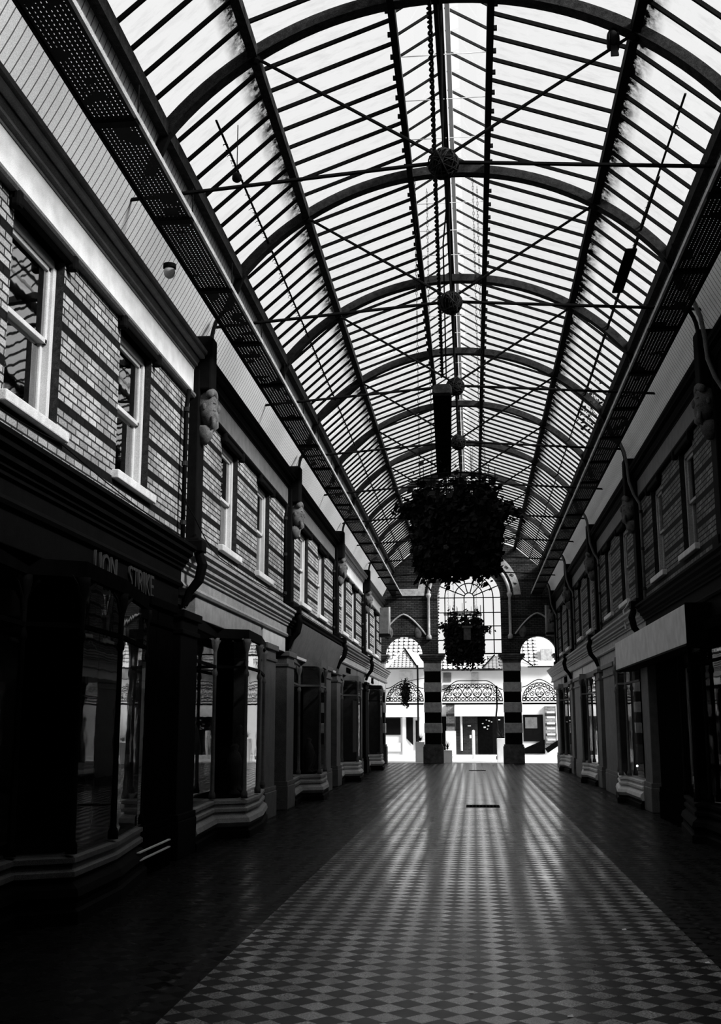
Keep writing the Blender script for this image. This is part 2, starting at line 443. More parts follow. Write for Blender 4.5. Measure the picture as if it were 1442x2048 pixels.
# mouldings on the end wall
def wallthing(name, label, cat): return thing(name, (0, YE, 0), label, cat)
for sx, cx in ((-1, -2.89), (1, 2.78)):
    p = []
    for i in range(21):
        u = -1+i/10; zz = 5.35+.88*(1-abs(u)**1.5); p.append((cx+u*.95, YE-.03, zz))
    hm = tag(MB().tube(p, .035, 6).build('hood_mould', 'stoneg'), 'thin stone hood mould with carved bosses above the %s side arch' % SN[sx], 'moulding')
    for k in (-1, 1): MB().ball((cx+k*.62, YE-.0, 5.45), .17, .05, .26, 10, 8).build('carved_boss', 'stoned', hm, smooth=True)
    xs = CWx+sx*1.72
    t = thing('wall_shaft', (xs, YE, 4.5), 'slender stone shaft and arch ring on the %s of the central arch' % SN[sx], 'shaft')
    MB().lathe(xs, YE-.06, [(.11, 5.15), (.11, 5.3), (.06, 5.36), (.055, 6.9), (.11, 7.0), (.11, 7.1)], 10).build('shaft', 'stoneg', t, smooth=True)
    MB().tube([(CWx+sx*a, YE-.04, b) for a, b in arc(0, 6.95, 1.72, 0, 80, 16)], .07, 8).build('arch_ring', 'stoneg', t, smooth=True)
    m = MB(); a_in = arc(0, 6.95, 1.9, 2, 62, 14); a_out = arc(0, 6.95, 2.2, 2, 62, 14)[::-1]
    m.plate([[(CWx+sx*a, b) for a, b in a_in+a_out]], lambda u, v, tt: (u, tt, v), YE-.03, YE-.003).build('stone_band', 'stoneg', t)
tag(MB().box(-3.2, -2.05, YE-.05, YE-.002, 7.02, 7.32).build('stone_panel', 'stoneg'), 'pale stone panel on the end wall left of the arch', 'panel')

def text_obj(name, body, size, mat, parent, loc, rot, extrude=.006, sx=1):
    cu = bpy.data.curves.new(name, 'FONT'); cu.body = body; cu.size = size; cu.extrude = extrude; cu.align_x = 'CENTER'; cu.align_y = 'CENTER'
    tmp = bpy.data.objects.new(name+'_tmp', cu); COL.objects.link(tmp)
    bpy.context.view_layer.update()
    me = bpy.data.meshes.new_from_object(tmp.evaluated_get(bpy.context.evaluated_depsgraph_get()))
    bpy.data.objects.remove(tmp, do_unlink=True)
    me.materials.clear(); me.materials.append(MT[mat])
    o = bpy.data.objects.new(name, me); COL.objects.link(o)
    o.parent = parent; o.location = Vector(loc)-(parent_world(parent) if parent else Vector()); o.rotation_euler = rot; o.scale = (sx, 1, 1)
    return o
# carved date on the stone band right of the arch
dt = bpy.data.objects.get('wall_shaft.001')
for i, ch in enumerate('1884'):
    a = math.radians(48-11*i); text_obj('carved_number', ch, .24, 'black', dt, (CWx+2.05*math.cos(a), YE-.035, 6.95+2.05*math.sin(a)), (PI/2, a-PI/2, 0))

# ------------------------------------------------------------------ striped pillars
def pillar(x0, x1, label, y0=YE-.12, y1=YE+.6):
    t = thing('striped_pillar', ((x0+x1)/2, (y0+y1)/2, 0), label, 'pillar')
    MB().box(x0-.03, x1+.03, y0-.03, y1+.03, 0, .7).build('plinth', 'stoned', t, bevel=.02)
    MB().box(x0-.0, x1+.0, y0-.01, y1+.01, .7, .78).build('plinth_moulding', 'stoned', t, bevel=.02)
    zs = [.78, 1.25, 1.66, 2.09, 2.51, 2.94, 3.34, 3.8, 4.2]
    for i in range(8):
        k = i % 2; e = .025 if k else .045
        MB().box(x0+e, x1-e, y0+e, y1-e, zs[i], zs[i+1]).build('stone_block' if k else 'brick_band', 'stoneg' if k else 'dark', t, bevel=.015)
    m = MB()
    for (e, a, b) in ((.02, 4.14, 4.22), (0, 4.22, 4.28), (-.06, 4.28, 4.36), (-.12, 4.36, 4.44), (-.16, 4.44, 4.52)): m.box(x0+e, x1-e, y0+e, y1-e, a, b)
    m.build('capital', 'stoned', t, bevel=.012)
    return t
pillar(-2.08, -1.3, 'striped stone and brick pillar left of the central gateway')
pillar(1.25, 2.05, 'striped stone and brick pillar right of the central gateway')
pillar(-4.3, -3.68, 'dark striped half pillar at the left end corner')
pillar(3.52, 4.1, 'dark striped half pillar at the right end corner')

# ------------------------------------------------------------------ ironwork over the gateways
def spiral(cx, cz, r0, turns, a0, sg, n=22):
    return [(cx+r0*(1-.8*i/n)*math.cos(a0+sg*turns*2*PI*i/n), YE+.2, cz+r0*(1-.8*i/n)*math.sin(a0+sg*turns*2*PI*i/n)) for i in range(n+1)]
def ring(cx, cz, r, n=12): return [(cx+r*math.cos(2*PI*i/n), YE+.2, cz+r*math.sin(2*PI*i/n)) for i in range(n)]
def overthrow(x0, x1, zt, ze, wide, label):
    cx, hw = (x0+x1)/2, (x1-x0)/2
    t = thing('iron_overthrow', (cx, YE+.2, 2.45), label, 'ironwork')
    m = MB(); m.box(x0, x1, YE+.17, YE+.23, 2.42, 2.49); m.tube([(x0, YE+.2, 2.56), (x1, YE+.2, 2.56)], .014, 5); m.build('bottom_rail', 'iron', t)
    flat = .45 if wide else .0
    def zo(u, top):
        a = abs(u)
        if a < flat: return top
        s = (a-flat)/(1-flat); return 2.56+(top-2.56)*math.sqrt(max(0, 1-s*s))
    def ogee(u):
        a = abs(u)
        if a < flat: return zt+.07
        s = (a-flat)/(1-flat); return ze+(zt+.07-ze)*(.5+.5*math.cos(PI*min(1, s)))
    us = [-1+i/20 for i in range(41)]
    m = MB(); m.tube([(cx+u*hw, YE+.2, ogee(u)) for u in us], .018, 6); m.build('top_rail', 'iron', t)
    zi = zt-.06
    m = MB(); m.tube([(cx+u*hw, YE+.2, zo(u, zi)) for u in us], .014, 5); m.tube([(cx+u*(hw-.15), YE+.2, zo(u, zi-.15)) for u in us], .012, 5); m.tube([(x0+.1, YE+.2, 2.72), (x1-.1, YE+.2, 2.72)], .012, 5)
    m.build('inner_rail', 'iron', t)
    n = int(hw*2/.155)
    m = MB()
    for i in range(n):
        u = -1+(i+.5)*2/n; m.tube(ring(cx+u*hw, 2.64, .062), .019, 5, closed=True)
    # rings following the arched rail
    L = [(cx+u*(hw-.07), zo(u, zi-.075)) for u in [-1+i/100 for i in range(201)]]
    acc = .08; last = L[0]
    for p in L[1:]:
        acc += math.hypot(p[0]-last[0], p[1]-last[1]); last = p
        if acc >= .155 and p[1] > 2.72: m.tube(ring(p[0], p[1], .06), .019, 5, closed=True); acc = 0
    m.build('ring_row', 'iron', t)
    m = MB(); step = .42; k = 4 if wide else 1
    cs = [cx+(i-(k-1)/2)*step for i in range(k)]
    for c in cs:
        m.tube(ring(c, 2.93, .19, 20), .018, 5, closed=True)
        for sg in (-1, 1):
            m.tube(spiral(c+sg*.095, 2.87, .085, 1.3, PI/2, sg), .017, 5)
            m.tube([(c+sg*.0, YE+.2, 3.0), (c+sg*.06, YE+.2, 3.08), (c+sg*.03, YE+.2, 3.12), (c, YE+.2, 3.05)], .014, 5)
    for sg in (-1, 1):
        e = cs[0] if sg < 0 else cs[-1]
        m.tube(spiral(e+sg*.33, 2.86, .11, 1.4, PI/2, sg), .018, 5)
        if not wide: m.tube([(e+sg*.2, YE+.2, 3.05), (e+sg*.38, YE+.2, 3.0), (e+sg*.48, YE+.2, 2.76)], .012, 5)
    m.build('scrollwork', 'iron', t)
overthrow(-3.68, -2.08, 3.36, 3.1, False, 'arched wrought iron overthrow with rings in the left side arch')
overthrow(-1.3, 1.25, 3.34, 3.05, True, 'long wrought iron overthrow of rings and scrolls in the central gateway')
overthrow(2.05, 3.52, 3.38, 3.14, False, 'arched wrought iron overthrow with rings in the right side arch')

# ------------------------------------------------------------------ sash windows
wn = 0
def sash(side, a, b, i):
    global wn; wn += 1
    t = bpy.data.objects.new('window_%d' % wn, None); COL.objects.link(t); t.location = (X(side, -.1), (a+b)/2, ZS)
    struct(t, 'sash window in the upper %s wall, %s' % (SN[side], nth(i)))
    def bx(d0, d1, y0, y1, z0, z1, m): return m.box(X(side, d0), X(side, d1), y0, y1, z0, z1)
    m = MB()
    bx(-.2, -.08, a, a+.07, ZS, ZH, m); bx(-.2, -.08, b-.07, b, ZS, ZH, m); bx(-.2, -.08, a, b, ZH-.08, ZH, m); bx(-.2, -.06, a, b, ZS, ZS+.05, m)
    m.build('window_frame', 'frame' if side < 0 else 'midl', t, bevel=.008)
    zm = (ZS+ZH)/2
    m = MB()
    for (d, z0, z1) in ((-.12, zm-.02, ZH-.08), (-.16, ZS+.05, zm+.03)):
        bx(d-.03, d+.01, a+.07, a+.12, z0, z1, m); bx(d-.03, d+.01, b-.12, b-.07, z0, z1, m)
        bx(d-.03, d+.01, a+.07, b-.07, z1-.05, z1, m); bx(d-.03, d+.01, a+.07, b-.07, z0, z0+.05, m)
    m.build('sash', 'frame' if side < 0 else 'midl', t, bevel=.006)
    m = MB(); x = X(side, -.13); m.quad((x, a+.12, zm+.03), (x, b-.12, zm+.03), (x, b-.12, ZH-.13), (x, a+.12, ZH-.13))
    x = X(side, -.17); m.quad((x, a+.12, ZS+.1), (x, b-.12, ZS+.1), (x, b-.12, zm-.02), (x, a+.12, zm-.02))
    m.build('window_pane', 'glassW', t)
    bx(-.24, .08, a-.1, b+.14, ZS-.1, ZS, MB()).build('window_sill', 'stone', t, bevel=.012)
    bx(-.2, .07, a-.12, b+.12, ZH, ZH+.09, MB()).build('lintel', 'dark', t, bevel=.02)
    for k in (a-.12, b+.02): bx(0, .1, k, k+.1, ZH-.06, ZH+.1, MB()).build('lintel_stop', 'dark', t, bevel=.03)
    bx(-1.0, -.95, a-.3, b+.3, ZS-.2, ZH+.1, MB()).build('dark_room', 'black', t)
for i, (a, b) in enumerate(LW): sash(-1, a, b, i)
for i, (a, b) in enumerate(RW): sash(1, a, b, i)

# ------------------------------------------------------------------ cornices, frieze, pilasters, heads
def strip(side, y0, y1, prof):
    m = MB(); k = len(prof)
    for y in (y0, y1):
        for d, z in prof: m.v.append(Vector((X(side, d), y, z)))
    for j in range(k):
        l = (j+1) % k; m.f.append([j, l, k+l, k+j])
    m.f.append(list(range(k))); m.f.append([k+j for j in range(k)][::-1])
    return m
FRIEZE = {-1: ['cream', 'mid', 'mid', 'cream', 'midl'], 1: ['dark', 'mid', 'mid', 'mid', 'mid', 'mid']}
MOULD = {-1: ['mid', 'dark', 'dark', 'midl', 'mid'], 1: ['dark', 'dark', 'dark', 'dark', 'dark', 'dark']}
for side, bays in ((-1, LB), (1, RB)):
    for i in range(len(bays)-(1 if side < 0 else 0)):
        y0 = bays[i]; y1 = bays[i+1] if i+1 < len(bays) else YE
        y1 = min(y1, YE-.02)
        if y1-y0 < .5: continue
        t = thing('upper_cornice', (X(side, 0), y0, 6.08), 'moulded cornice above the upper %s windows, bay %s' % (SN[side], nth(i)), 'cornice')
        strip(side, y0+.17, y1-.17, [(-.02, 6.12), (.05, 6.12), (.05, 6.5), (-.02, 6.5)]).build('frieze', FRIEZE[side][i], t)
        strip(side, y0+.17, y1-.17, [(-.02, 6.08), (.07, 6.08), (.09, 6.1), (.09, 6.13), (-.02, 6.13)]).build('lower_moulding', MOULD[side][i], t)
        strip(side, y0, y1, [(-.1, 6.5), (.06, 6.5), (.06, 6.53), (.1, 6.55), (.1, 6.58), (.13, 6.62), (.13, 6.64), (-.1, 6.64)]).build('bed_moulding', MOULD[side][i], t)
        strip(side, y0, y1, [(-.1, 6.64), (.2, 6.65), (.2, 6.69), (.23, 6.71), (.235, 6.76), (-.1, 6.78)]).build('crown_moulding', MOULD[side][i], t)
def head(side, y, par):
    """carved bearded head corbel"""
    x = X(side, .2); s = -side
    t = MB().lathe(x-s*.03, y, [(.05, 5.45), (.12, 5.55), (.14, 5.66), (.11, 5.7)], 10).build('head_corbel', 'stoned', par, smooth=True)
    m = MB()
    m.ball((x, y, 5.98), .17, .15, .23, 16, 12)                      # skull
    m.ball((x+s*.05, y, 5.86), .13, .12, .17, 14, 9)                 # jaw
    m.ball((x+s*.165, y, 5.95), .04, .028, .07, 8, 6)                # nose
    for k in (-1, 1):
        m.ball((x+s*.125, y+k*.06, 6.02), .035, .05, .018, 8, 6)     # brows
        m.ball((x+s*.12, y+k*.06, 5.92), .04, .04, .035, 8, 6)       # cheeks
        m.ball((x-s*.0, y+k*.15, 5.96), .035, .02, .05, 8, 6)        # ears
        m.ball((x+s*.13, y+k*.035, 5.865), .03, .04, .014, 8, 5)     # moustache
    m.ball((x+s*.14, y, 5.84), .025, .045, .012, 8, 5)               # lip
    m.build('face', 'stoned', t, smooth=True)
    m = MB()
    for k in range(11):
        a = -1.1+2.2*k/10; m.ball((x+s*(.06+.03*math.cos(a)), y+.15*math.sin(a), 6.14+.05*math.cos(a*1.4)), .06, .05, .06, 8, 6)
    m.build('hair_curls', 'stoned', t, smooth=True); m = MB()
    for k in range(-2, 3): m.tube([(x+s*.12, y+k*.045, 5.82), (x+s*.13, y+k*.05, 5.72), (x+s*.07, y+k*.03, 5.63)], [.035, .03, .012], 6)
    m.build('beard', 'stoned', t, smooth=True)
    return t
for side, bays in ((-1, LB), (1, RB)):
    i = -1
    for y in bays[1:]:
        if y > YE-.3: continue
        i += 1
        if side < 0: y -= .35
        t = thing('wall_pier', (X(side, 0), y, 3.9), 'dark pier with a carved bearded head on the upper %s wall, %s' % (SN[side], nth(i)), 'pier')
        m = MB(); m.box(X(side, -.02), X(side, .14), y-.17, y+.17, 3.9, 6.5); m.box(X(side, -.02), X(side, .2), y-.2, y+.2, 3.86, 4.1); m.build('shaft', 'dark', t, bevel=.02)
        m = MB(); m.box(X(side, -.02), X(side, .3), y-.16, y+.16, 6.2, 7.0); m.build('head_block', 'dark', t, bevel=.03)
        p = [(X(side, .25), y, 6.85)]
        for k in range(9): a = k/8*PI/2; p.append((X(side, .25+.3*(1-math.cos(a))), y, 6.95+.5*math.sin(a)))
        MB().tube(p, .03, 6).build('curved_strut', 'iron', t)
        head(side, y, t)
        # rain pipe with swan neck
        t = thing('rain_pipe', (X(side, .12), y-.62, 3.8), ('pale rain pipe with a bent neck' if side > 0 else 'straight dark rain pipe')+' on the upper %s wall, %s' % (SN[side], nth(i)), 'pipe')
        yp = y-.62
        neck = [(.5, 7.6), (.45, 7.3), (.34, 7.0), (.3, 6.7), (.28, 6.4), (.2, 6.15), (.09, 5.95)] if side > 0 else [(.11, 6.06)]
        MB().tube([(X(side, d), yp, z) for d, z in neck+[(.08, 5.8), (.08, 3.9)]], .03, 8).build('pipe', 'mid' if side > 0 else 'dark', t, smooth=True)
        for z in (4.2, 5.0, 5.75): MB().lathe(X(side, .08), yp, [(.042, z), (.042, z+.06)], 10).build('collar', 'ironr', t)
# wall lamp bulb on the left cornice
lp = thing('bulkhead_lamp', (X(-1, .3), 12.15, 6.95), 'small round bulkhead lamp above the left cornice', 'lamp')
MB().ball((X(-1, .3), 12.15, 6.98), .07, .07, .08, 12, 8).build('lamp_globe', 'cream', lp, smooth=True)
MB().lathe(X(-1, .3), 12.15, [(.08, 7.03), (.08, 7.08), (.03, 7.1)], 12).build('lamp_base', 'dark', lp)

# ------------------------------------------------------------------ shop fronts
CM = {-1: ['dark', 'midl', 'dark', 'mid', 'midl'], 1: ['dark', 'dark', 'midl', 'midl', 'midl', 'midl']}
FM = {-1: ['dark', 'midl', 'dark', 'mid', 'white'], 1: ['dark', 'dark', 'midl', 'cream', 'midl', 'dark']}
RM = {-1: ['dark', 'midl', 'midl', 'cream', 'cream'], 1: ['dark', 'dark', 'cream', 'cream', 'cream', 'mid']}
PM = {-1: ['black', 'dark', 'mid', 'mid', 'dark'], 1: ['black', 'black', 'mid', 'mid', 'mid', 'mid']}  # nearest right bays coloured darker for the shade on that side
SHOP = {-1: ['black-painted shop front with worn gold lettering', 'shop front with slim columns and pale fascia', 'shop front under a tilted blank board', 'shop front with a tall pale display panel', 'small shop front with a white name board'],
        1: ['shop front coloured black for deep shadow', 'shop front below a long blank sign box', 'pale shop front with lit display lamps', 'shop front with a light fascia', 'last shop front with a small dark crest', 'narrow end shop front']}
def shop(side, y0, y1, i):
    yl = y1-y0; k = 1
    t = thing('shop_front', (X(side, 0), y0, 0), SHOP[side][i]+' on the %s, %s' % (SN[side], nth(i)), 'shop front')
    g = lambda d, y: (X(side, d), y0+y*k)
    # pilaster at the start of the bay and the intermediate one
    def pil(ya, yb, d, mat):
        m = MB(); m.box(X(side, -.3), X(side, d), ya, yb, .5, 3.0)
        m.box(X(side, -.3), X(side, d+.04), ya-.03, yb+.03, 0, .45)
        m.build('pilaster', mat, t, bevel=.015)
        MB().box(X(side, -.3), X(side, d+.03), ya-.02, yb+.02, .45, .53).build('base_moulding', mat, t, bevel=.01)
        MB().box(X(side, -.3), X(side, d+.03), ya-.02, yb+.02, 2.72, 2.78).build('necking', mat, t, bevel=.01)
        MB().box(X(side, -.3), X(side, d+.05), ya-.04, yb+.04, 2.92, 3.02).build('capital', mat, t, bevel=.01)
    pil(y0-.6, y0+.25, .24, PM[side][i])
    pa, pb = (4.95, 6.0) if side < 0 else (4.1, 6.3)
    if yl > 5: pil(y0+pa, y0+pb, .26, 'mid' if PM[side][i] != 'black' else 'black')
    poly = ([(.2, .25), (.08, 1.95), (.5, 2.2), (.46, 3.4), (.24, pa)] if side < 0 else [(.26, .25), (.3, 2.0), (.45, 2.15), (.24, pa)]) if yl > 5 else [(.1, .25), (.1, 1.2)]
    P = [g(d, y) for d, y in poly]
    sg = 1 if side < 0 else -1
    def swp(prof, name, mat):
        m = MB(); m.sgn = sg; m.sweep(P, prof); return m.build(name, mat, t)
    swp([(-.1, 0), (.1, 0), (.1, .1), (.07, .12), (.07, .16), (-.1, .16)], 'plinth', 'dark')
    swp([(-.1, .16), (.06, .16), (.1, .22), (.08, .28), (.02, .33), (.02, .37), (-.1, .37)], 'stall_riser', RM[side][i])
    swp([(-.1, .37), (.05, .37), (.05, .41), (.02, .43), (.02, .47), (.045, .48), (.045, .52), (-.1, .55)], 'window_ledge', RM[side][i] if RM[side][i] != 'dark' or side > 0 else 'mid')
    m = MB(); m.sgn = sg; m.sweep(P, [(0, .55), (0, 2.95)], False); m.build('window_pane', 'glassD' if PM[side][i] == 'black' else 'glassS', t)
    m = MB(); m.sgn = sg; m.sweep(P, [(-.03, 2.86), (.03, 2.86), (.03, 3.0), (-.03, 3.0)]); m.sweep(P, [(-.02, 2.42), (.02, 2.42), (.02, 2.46), (-.02, 2.46)]); m.build('transom', PM[side][i], t)
    cmat = 'mid' if PM[side][i] not in ('black',) else 'dark'
    for (px, py) in (P[1:] if yl > 5 else P[:1]):
        m = MB(); m.lathe(px, py, [(.05, .55), (.05, .62), (.032, .66), (.026, 1.5), (.026, 2.3), (.04, 2.32), (.04, 2.36), (.026, 2.4), (.026, 2.66), (.045, 2.72), (.06, 2.8), (.06, 2.86)], 10)
        m.build('slim_column', cmat, t, smooth=True)
        m = MB()
        for q in (-1, 1):
            m.tube([(px, py, 2.5), (px, py+q*.05, 2.66), (px, py+q*.16, 2.78), (px, py+q*.3, 2.84)], .016, 5)
        m.build('column_bracket', cmat, t)
    # recessed door
    if yl > 5 and y1-.5 > y0+pb+1.1:
        da, db = y0+pb+.05, y0+pb+.95
        xd = X(side, -.35)
        m = MB(); m.box(X(side, -.4), X(side, -.32), da, da+.1, 0, 2.95); m.box(X(side, -.4), X(side, -.32), db-.1, db, 0, 2.95); m.box(X(side, -.4), X(side, -.32), da, db, 2.2, 2.3); m.box(X(side, -.4), X(side, -.32), da, db, 2.85, 2.95)
        m.build('door_frame', PM[side][i], t)
        m = MB(); m.box(X(side, -.38), X(side, -.34), da+.1, db-.1, 0, .7); m.box(X(side, -.38), X(side, -.34), da+.1, da+.2, .7, 2.2); m.box(X(side, -.38), X(side, -.34), db-.2, db-.1, .7, 2.2); m.box(X(side, -.38), X(side, -.34), da+.1, db-.1, 2.1, 2.2)
        dr = m.build('door', PM[side][i], t, bevel=.01)
        m = MB(); m.quad((X(side, -.36), da+.2, .7), (X(side, -.36), db-.2, .7), (X(side, -.36), db-.2, 2.1), (X(side, -.36), da+.2, 2.1)); m.build('door_glass', 'glassS', dr)
        m = MB(); m.tube([(X(side, -.3), da+.16, 1.0), (X(side, -.28), da+.16, 1.05), (X(side, -.28), da+.16, 1.3), (X(side, -.3), da+.16, 1.35)], .012, 6); m.build('door_handle', 'mid', dr)
        m = MB(); m.box(X(side, -.32), X(side, -.3), db, y1-.5, 0, 2.95); m.build('side_panel', PM[side][i], t)
    # fascia, frieze, cornice
    bt = 3.0
    if yl > 5:
        m = MB(); m.box(X(side, .0), X(side, .2), y0+.25, y0+pa-.1, bt, 3.3); m.build('fascia', FM[side][i], t, bevel=.01)
        m = MB(); m.box(X(side, .0), X(side, .2), y0+pa+.1, y1-.62, bt, 3.3); m.build('fascia', FM[side][i] if side > 0 or i != 1 else 'cream', t, bevel=.01)
    else:
        m = MB(); m.box(X(side, .0), X(side, .2), y0+.4, y1-.02, bt, 3.3); m.build('fascia', FM[side][i], t, bevel=.01)
    ys0 = y0-.6 if y0 > YS+1 else y0; yc1 = y1-.6 if y1 < YE-1 else YE-.02
    strip(side, ys0, yc1, [(-.1, 3.3), (.24, 3.3), (.26, 3.33), (.24, 3.36), (.22, 3.38), (.22, 3.52), (-.1, 3.52)]).build('frieze', CM[side][i] if CM[side][i] != 'mid' else 'midl', t)
    m = strip(side, ys0, yc1, [(-.1, 3.52), (.25, 3.52), (.25, 3.55), (.28, 3.57), (.28, 3.6), (.32, 3.62), (.32, 3.66), (.37, 3.7), (.37, 3.74), (.41, 3.77), (.41, 3.81), (-.1, 3.88)])
    m.build('cornice', CM[side][i], t)
    m = MB()
    yq = ys0+.12
    m.tube([(X(side, .24), yq, 3.08), (X(side, .3), yq, 3.25), (X(side, .42), yq, 3.4), (X(side, .46), yq, 3.6), (X(side, .4), yq, 3.78)], [.045, .055, .065, .07, .06], 8)
    m.box(X(side, .0), X(side, .48), yq-.12, yq+.12, 3.76, 3.9); m.build('console_bracket', 'dark', t, bevel=.01)
    # floor of the display window
    m = MB(); m.box(X(side, -.9), X(side, .05), y0+.25, y0+pa, .3, .5); m.build('display_floor', 'dark', t)
    return t
LS = [b-.9 for b in LB[:5]]+[YE-.05]; LS[0] = YS+.05
RS = [YS+.05, 13.8, 21.75, 29.7, 37.7, YE-.05]
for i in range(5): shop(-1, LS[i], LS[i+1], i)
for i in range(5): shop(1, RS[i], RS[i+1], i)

# worn sign lettering on the nearest left fascia and on the last left fascia
s0 = [o for o in COL.objects if o.name.startswith('shop_front')]
text_obj('sign_lettering', 'LION', .36, 'letter', s0[0], (X(-1, .215), 10.55, 3.14), (PI/2, 0, PI/2), .01, .85)
text_obj('sign_lettering', 'STRIKE', .36, 'letter', s0[0], (X(-1, .215), 11.75, 3.14), (PI/2, 0, PI/2), .01, .85)
text_obj('sign_number', '16', .2, 'letter', s0[0], (X(-1, .215), 13.6, 3.12), (PI/2, 0, PI/2), .01)
text_obj('sign_lettering', 'AGES', .3, 'black', s0[4], (X(-1, .215), LS[4]+2.2, 3.15), (PI/2, 0, PI/2), .01, 1.2)
text_obj('sign_lettering', 'GALLERY', .22, 'black', s0[3], (X(-1, .215), LS[3]+2.4, 3.15), (PI/2, 0, PI/2), .01, 1.2)
tag(MB().box(X(1, .21), X(1, .23), RS[4]+1.6, RS[4]+2.6, 3.05, 3.26).build('fascia_crest', 'black'), 'small dark crest plate on the last right fascia', 'sign')

# glass door, slightly ajar, nearest left shop: mirrors the end arch
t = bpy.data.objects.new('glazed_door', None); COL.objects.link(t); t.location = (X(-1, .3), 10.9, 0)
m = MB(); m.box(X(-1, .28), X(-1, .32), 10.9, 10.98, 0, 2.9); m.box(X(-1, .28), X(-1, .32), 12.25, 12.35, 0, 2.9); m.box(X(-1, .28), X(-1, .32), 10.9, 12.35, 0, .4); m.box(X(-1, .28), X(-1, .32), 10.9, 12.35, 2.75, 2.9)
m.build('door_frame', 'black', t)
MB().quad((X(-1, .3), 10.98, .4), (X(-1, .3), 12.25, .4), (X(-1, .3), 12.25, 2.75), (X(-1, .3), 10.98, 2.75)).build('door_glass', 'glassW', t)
for z in (.3, .22): MB().box(X(-1, .4), X(-1, .43), 11.4, 12.8, z, z+.012).build('glint_strip', 'white', t)  # white strips painted in for glints along the riser edges
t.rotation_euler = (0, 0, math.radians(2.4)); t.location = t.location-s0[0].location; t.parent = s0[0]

# tilted board over the third left shop
y0 = LS[2]
t = thing('tilted_sign_board', (X(-1, .2), y0, 3.3), 'blank tilted sign board projecting over the third left shop', 'sign')
m = MB(); k = [(.16, 2.98), (.2, 2.97), (.42, 3.62), (.36, 3.66)]
mm = strip(-1, y0-.1, y0+7.3, k); mm.build('board', 'mid', t)
strip(-1, y0-.1, y0+7.3, [(.15, 2.95), (.22, 2.95), (.23, 3.0), (.16, 3.01)]).build('white_edge', 'white', t)
# blank sign box on the right
t = thing('sign_box', (X(1, .3), 15.5, 2.7), 'long pale blank sign box projecting above the second right shop', 'sign')
m = MB(); m.box(X(1, .2), X(1, .55), 15.5, 23.2, 2.69, 3.24); m.build('box', 'cream', t, bevel=.01); MB().box(X(1, .2), X(1, .56), 15.45, 15.5, 2.66, 3.25).build('shade_panel', 'black', t)  # black end piece paints in the shade on the near end
m = MB(); m.box(X(1, .2), X(1, .565), 15.5, 23.2, 2.66, 2.69); m.build('bottom_edge', 'dark', t)
# pale display panel in the fourth left shop
MB().box(X(-1, .3), X(-1, .34), LS[3]+2.4, LS[3]+3.6, .8, 2.3).build('display_panel', 'mid', s0[3])
MB().box(X(-1, .0), X(-1, .04), LS[4]+1.0, LS[4]+2.6, 2.0, 2.8).build('roller_blind', 'mid', s0[4])
# shopping display goods, dim
for i, (yy, d, h) in enumerate([(15.8, -.2, 1.3), (16.4, -.35, .9), (17.8, .0, .8), (18.6, -.1, 1.1), (24.0, -.2, .7), (24.6, -.3, 1.0), (25.9, .0, .8), (26.6, -.05, .6)]):
    x = X(-1, d); m = MB(); m.lathe(x, yy, [(.1, .5), (.12, .52), (.04, .58), (.1, .5+h*.3), (.14, .5+h*.6), (.09, .5+h*.8), (.05, .5+h*.86), (.07, .5+h*.95), (.03, .5+h)], 12)
    tag(m.build('display_vase', 'mid', smooth=True), 'dim %s vase on the display floor, %s in the left windows' % ('tall' if h > .85 else 'short', nth(i)), 'vase')
# display lamps in the right window
for i, (yy, z) in enumerate([(27.9, 1.65), (27.6, 1.0), (26.2, .95), (24.6, .72), (38.9, 1.35), (38.6, .95), (39.3, .6)]):
    x = X(1, .02)
    t = thing('display_lamp', (x, yy, z), 'tiny glowing lamp in a right shop window, %s' % nth(i), 'lamp')
    MB().ball((x, yy, z), .022, .022, .022, 8, 6).build('bulb', 'bulb', t)
    MB().tube([(x+.03, yy, z+.02), (x+.2, yy, z+.1)], .01, 5).build('lamp_arm', 'dark', t)
# pale projecting boxes near the end wall
for side in (-1, 1):
    t = thing('wall_box', (X(side, .2), YE-.9, 5.3), 'pale upright box projecting from the %s wall by the end wall' % SN[side], 'box')
    MB().box(X(side, 0), X(side, .42), YE-1.3, YE-.7, 5.3, 6.4).build('casing', 'mid', t, bevel=.03)
    MB().tube([(X(side, .42), YE-1.0, 5.28), (X(side, .42), YE-1.0, 6.45)], .05, 8).build('rounded_edge', 'midl', t, smooth=True)
    MB().box(X(side, 0), X(side, .46), YE-1.34, YE-.66, 5.2, 5.3).build('bottom_cap', 'dark', t)
# loose cables on the facades
def cable(pts, r, label, mat='dark', n=5):
    P = [Vector(p) for p in pts]; out = []
    for a, b in zip(P[:-1], P[1:]):
        for i in range(8):
            u = i/8; q = a.lerp(b, u); q.z -= .12*math.sin(PI*u)*min(1, (b-a).length/1.5)*.5; out.append(q)
    out.append(P[-1]); return tag(MB().tube(out, r, n).build('cable', mat), label, 'cable')
cable([(X(-1, .2), 13.2, 4.6), (X(-1, .22), 14.0, 4.3), (X(-1, .2), 15.6, 4.0), (X(-1, .42), 20, 3.95)], .008, 'thin loose cable hanging along the second left shop cornice')
cable([(X(-1, .06), 7.2, 4.2), (X(-1, .12), 9.4, 4.15), (X(-1, .06), 14.4, 4.05)], .007, 'thin cable under the nearest left window sills')
cable([(X(1, .1), 33.2, 4.1), (X(1, .12), 35.0, 3.8), (X(1, .1), 37.4, 4.0)], .02, 'pale drooping cable below the far right windows', 'midl')
cable([(X(1, .1), 24.0, 4.2), (X(1, .3), 23.5, 3.95), (X(1, .35), 22.9, 3.5)], .025, 'short bent pipe beside the third right pier', 'midl')

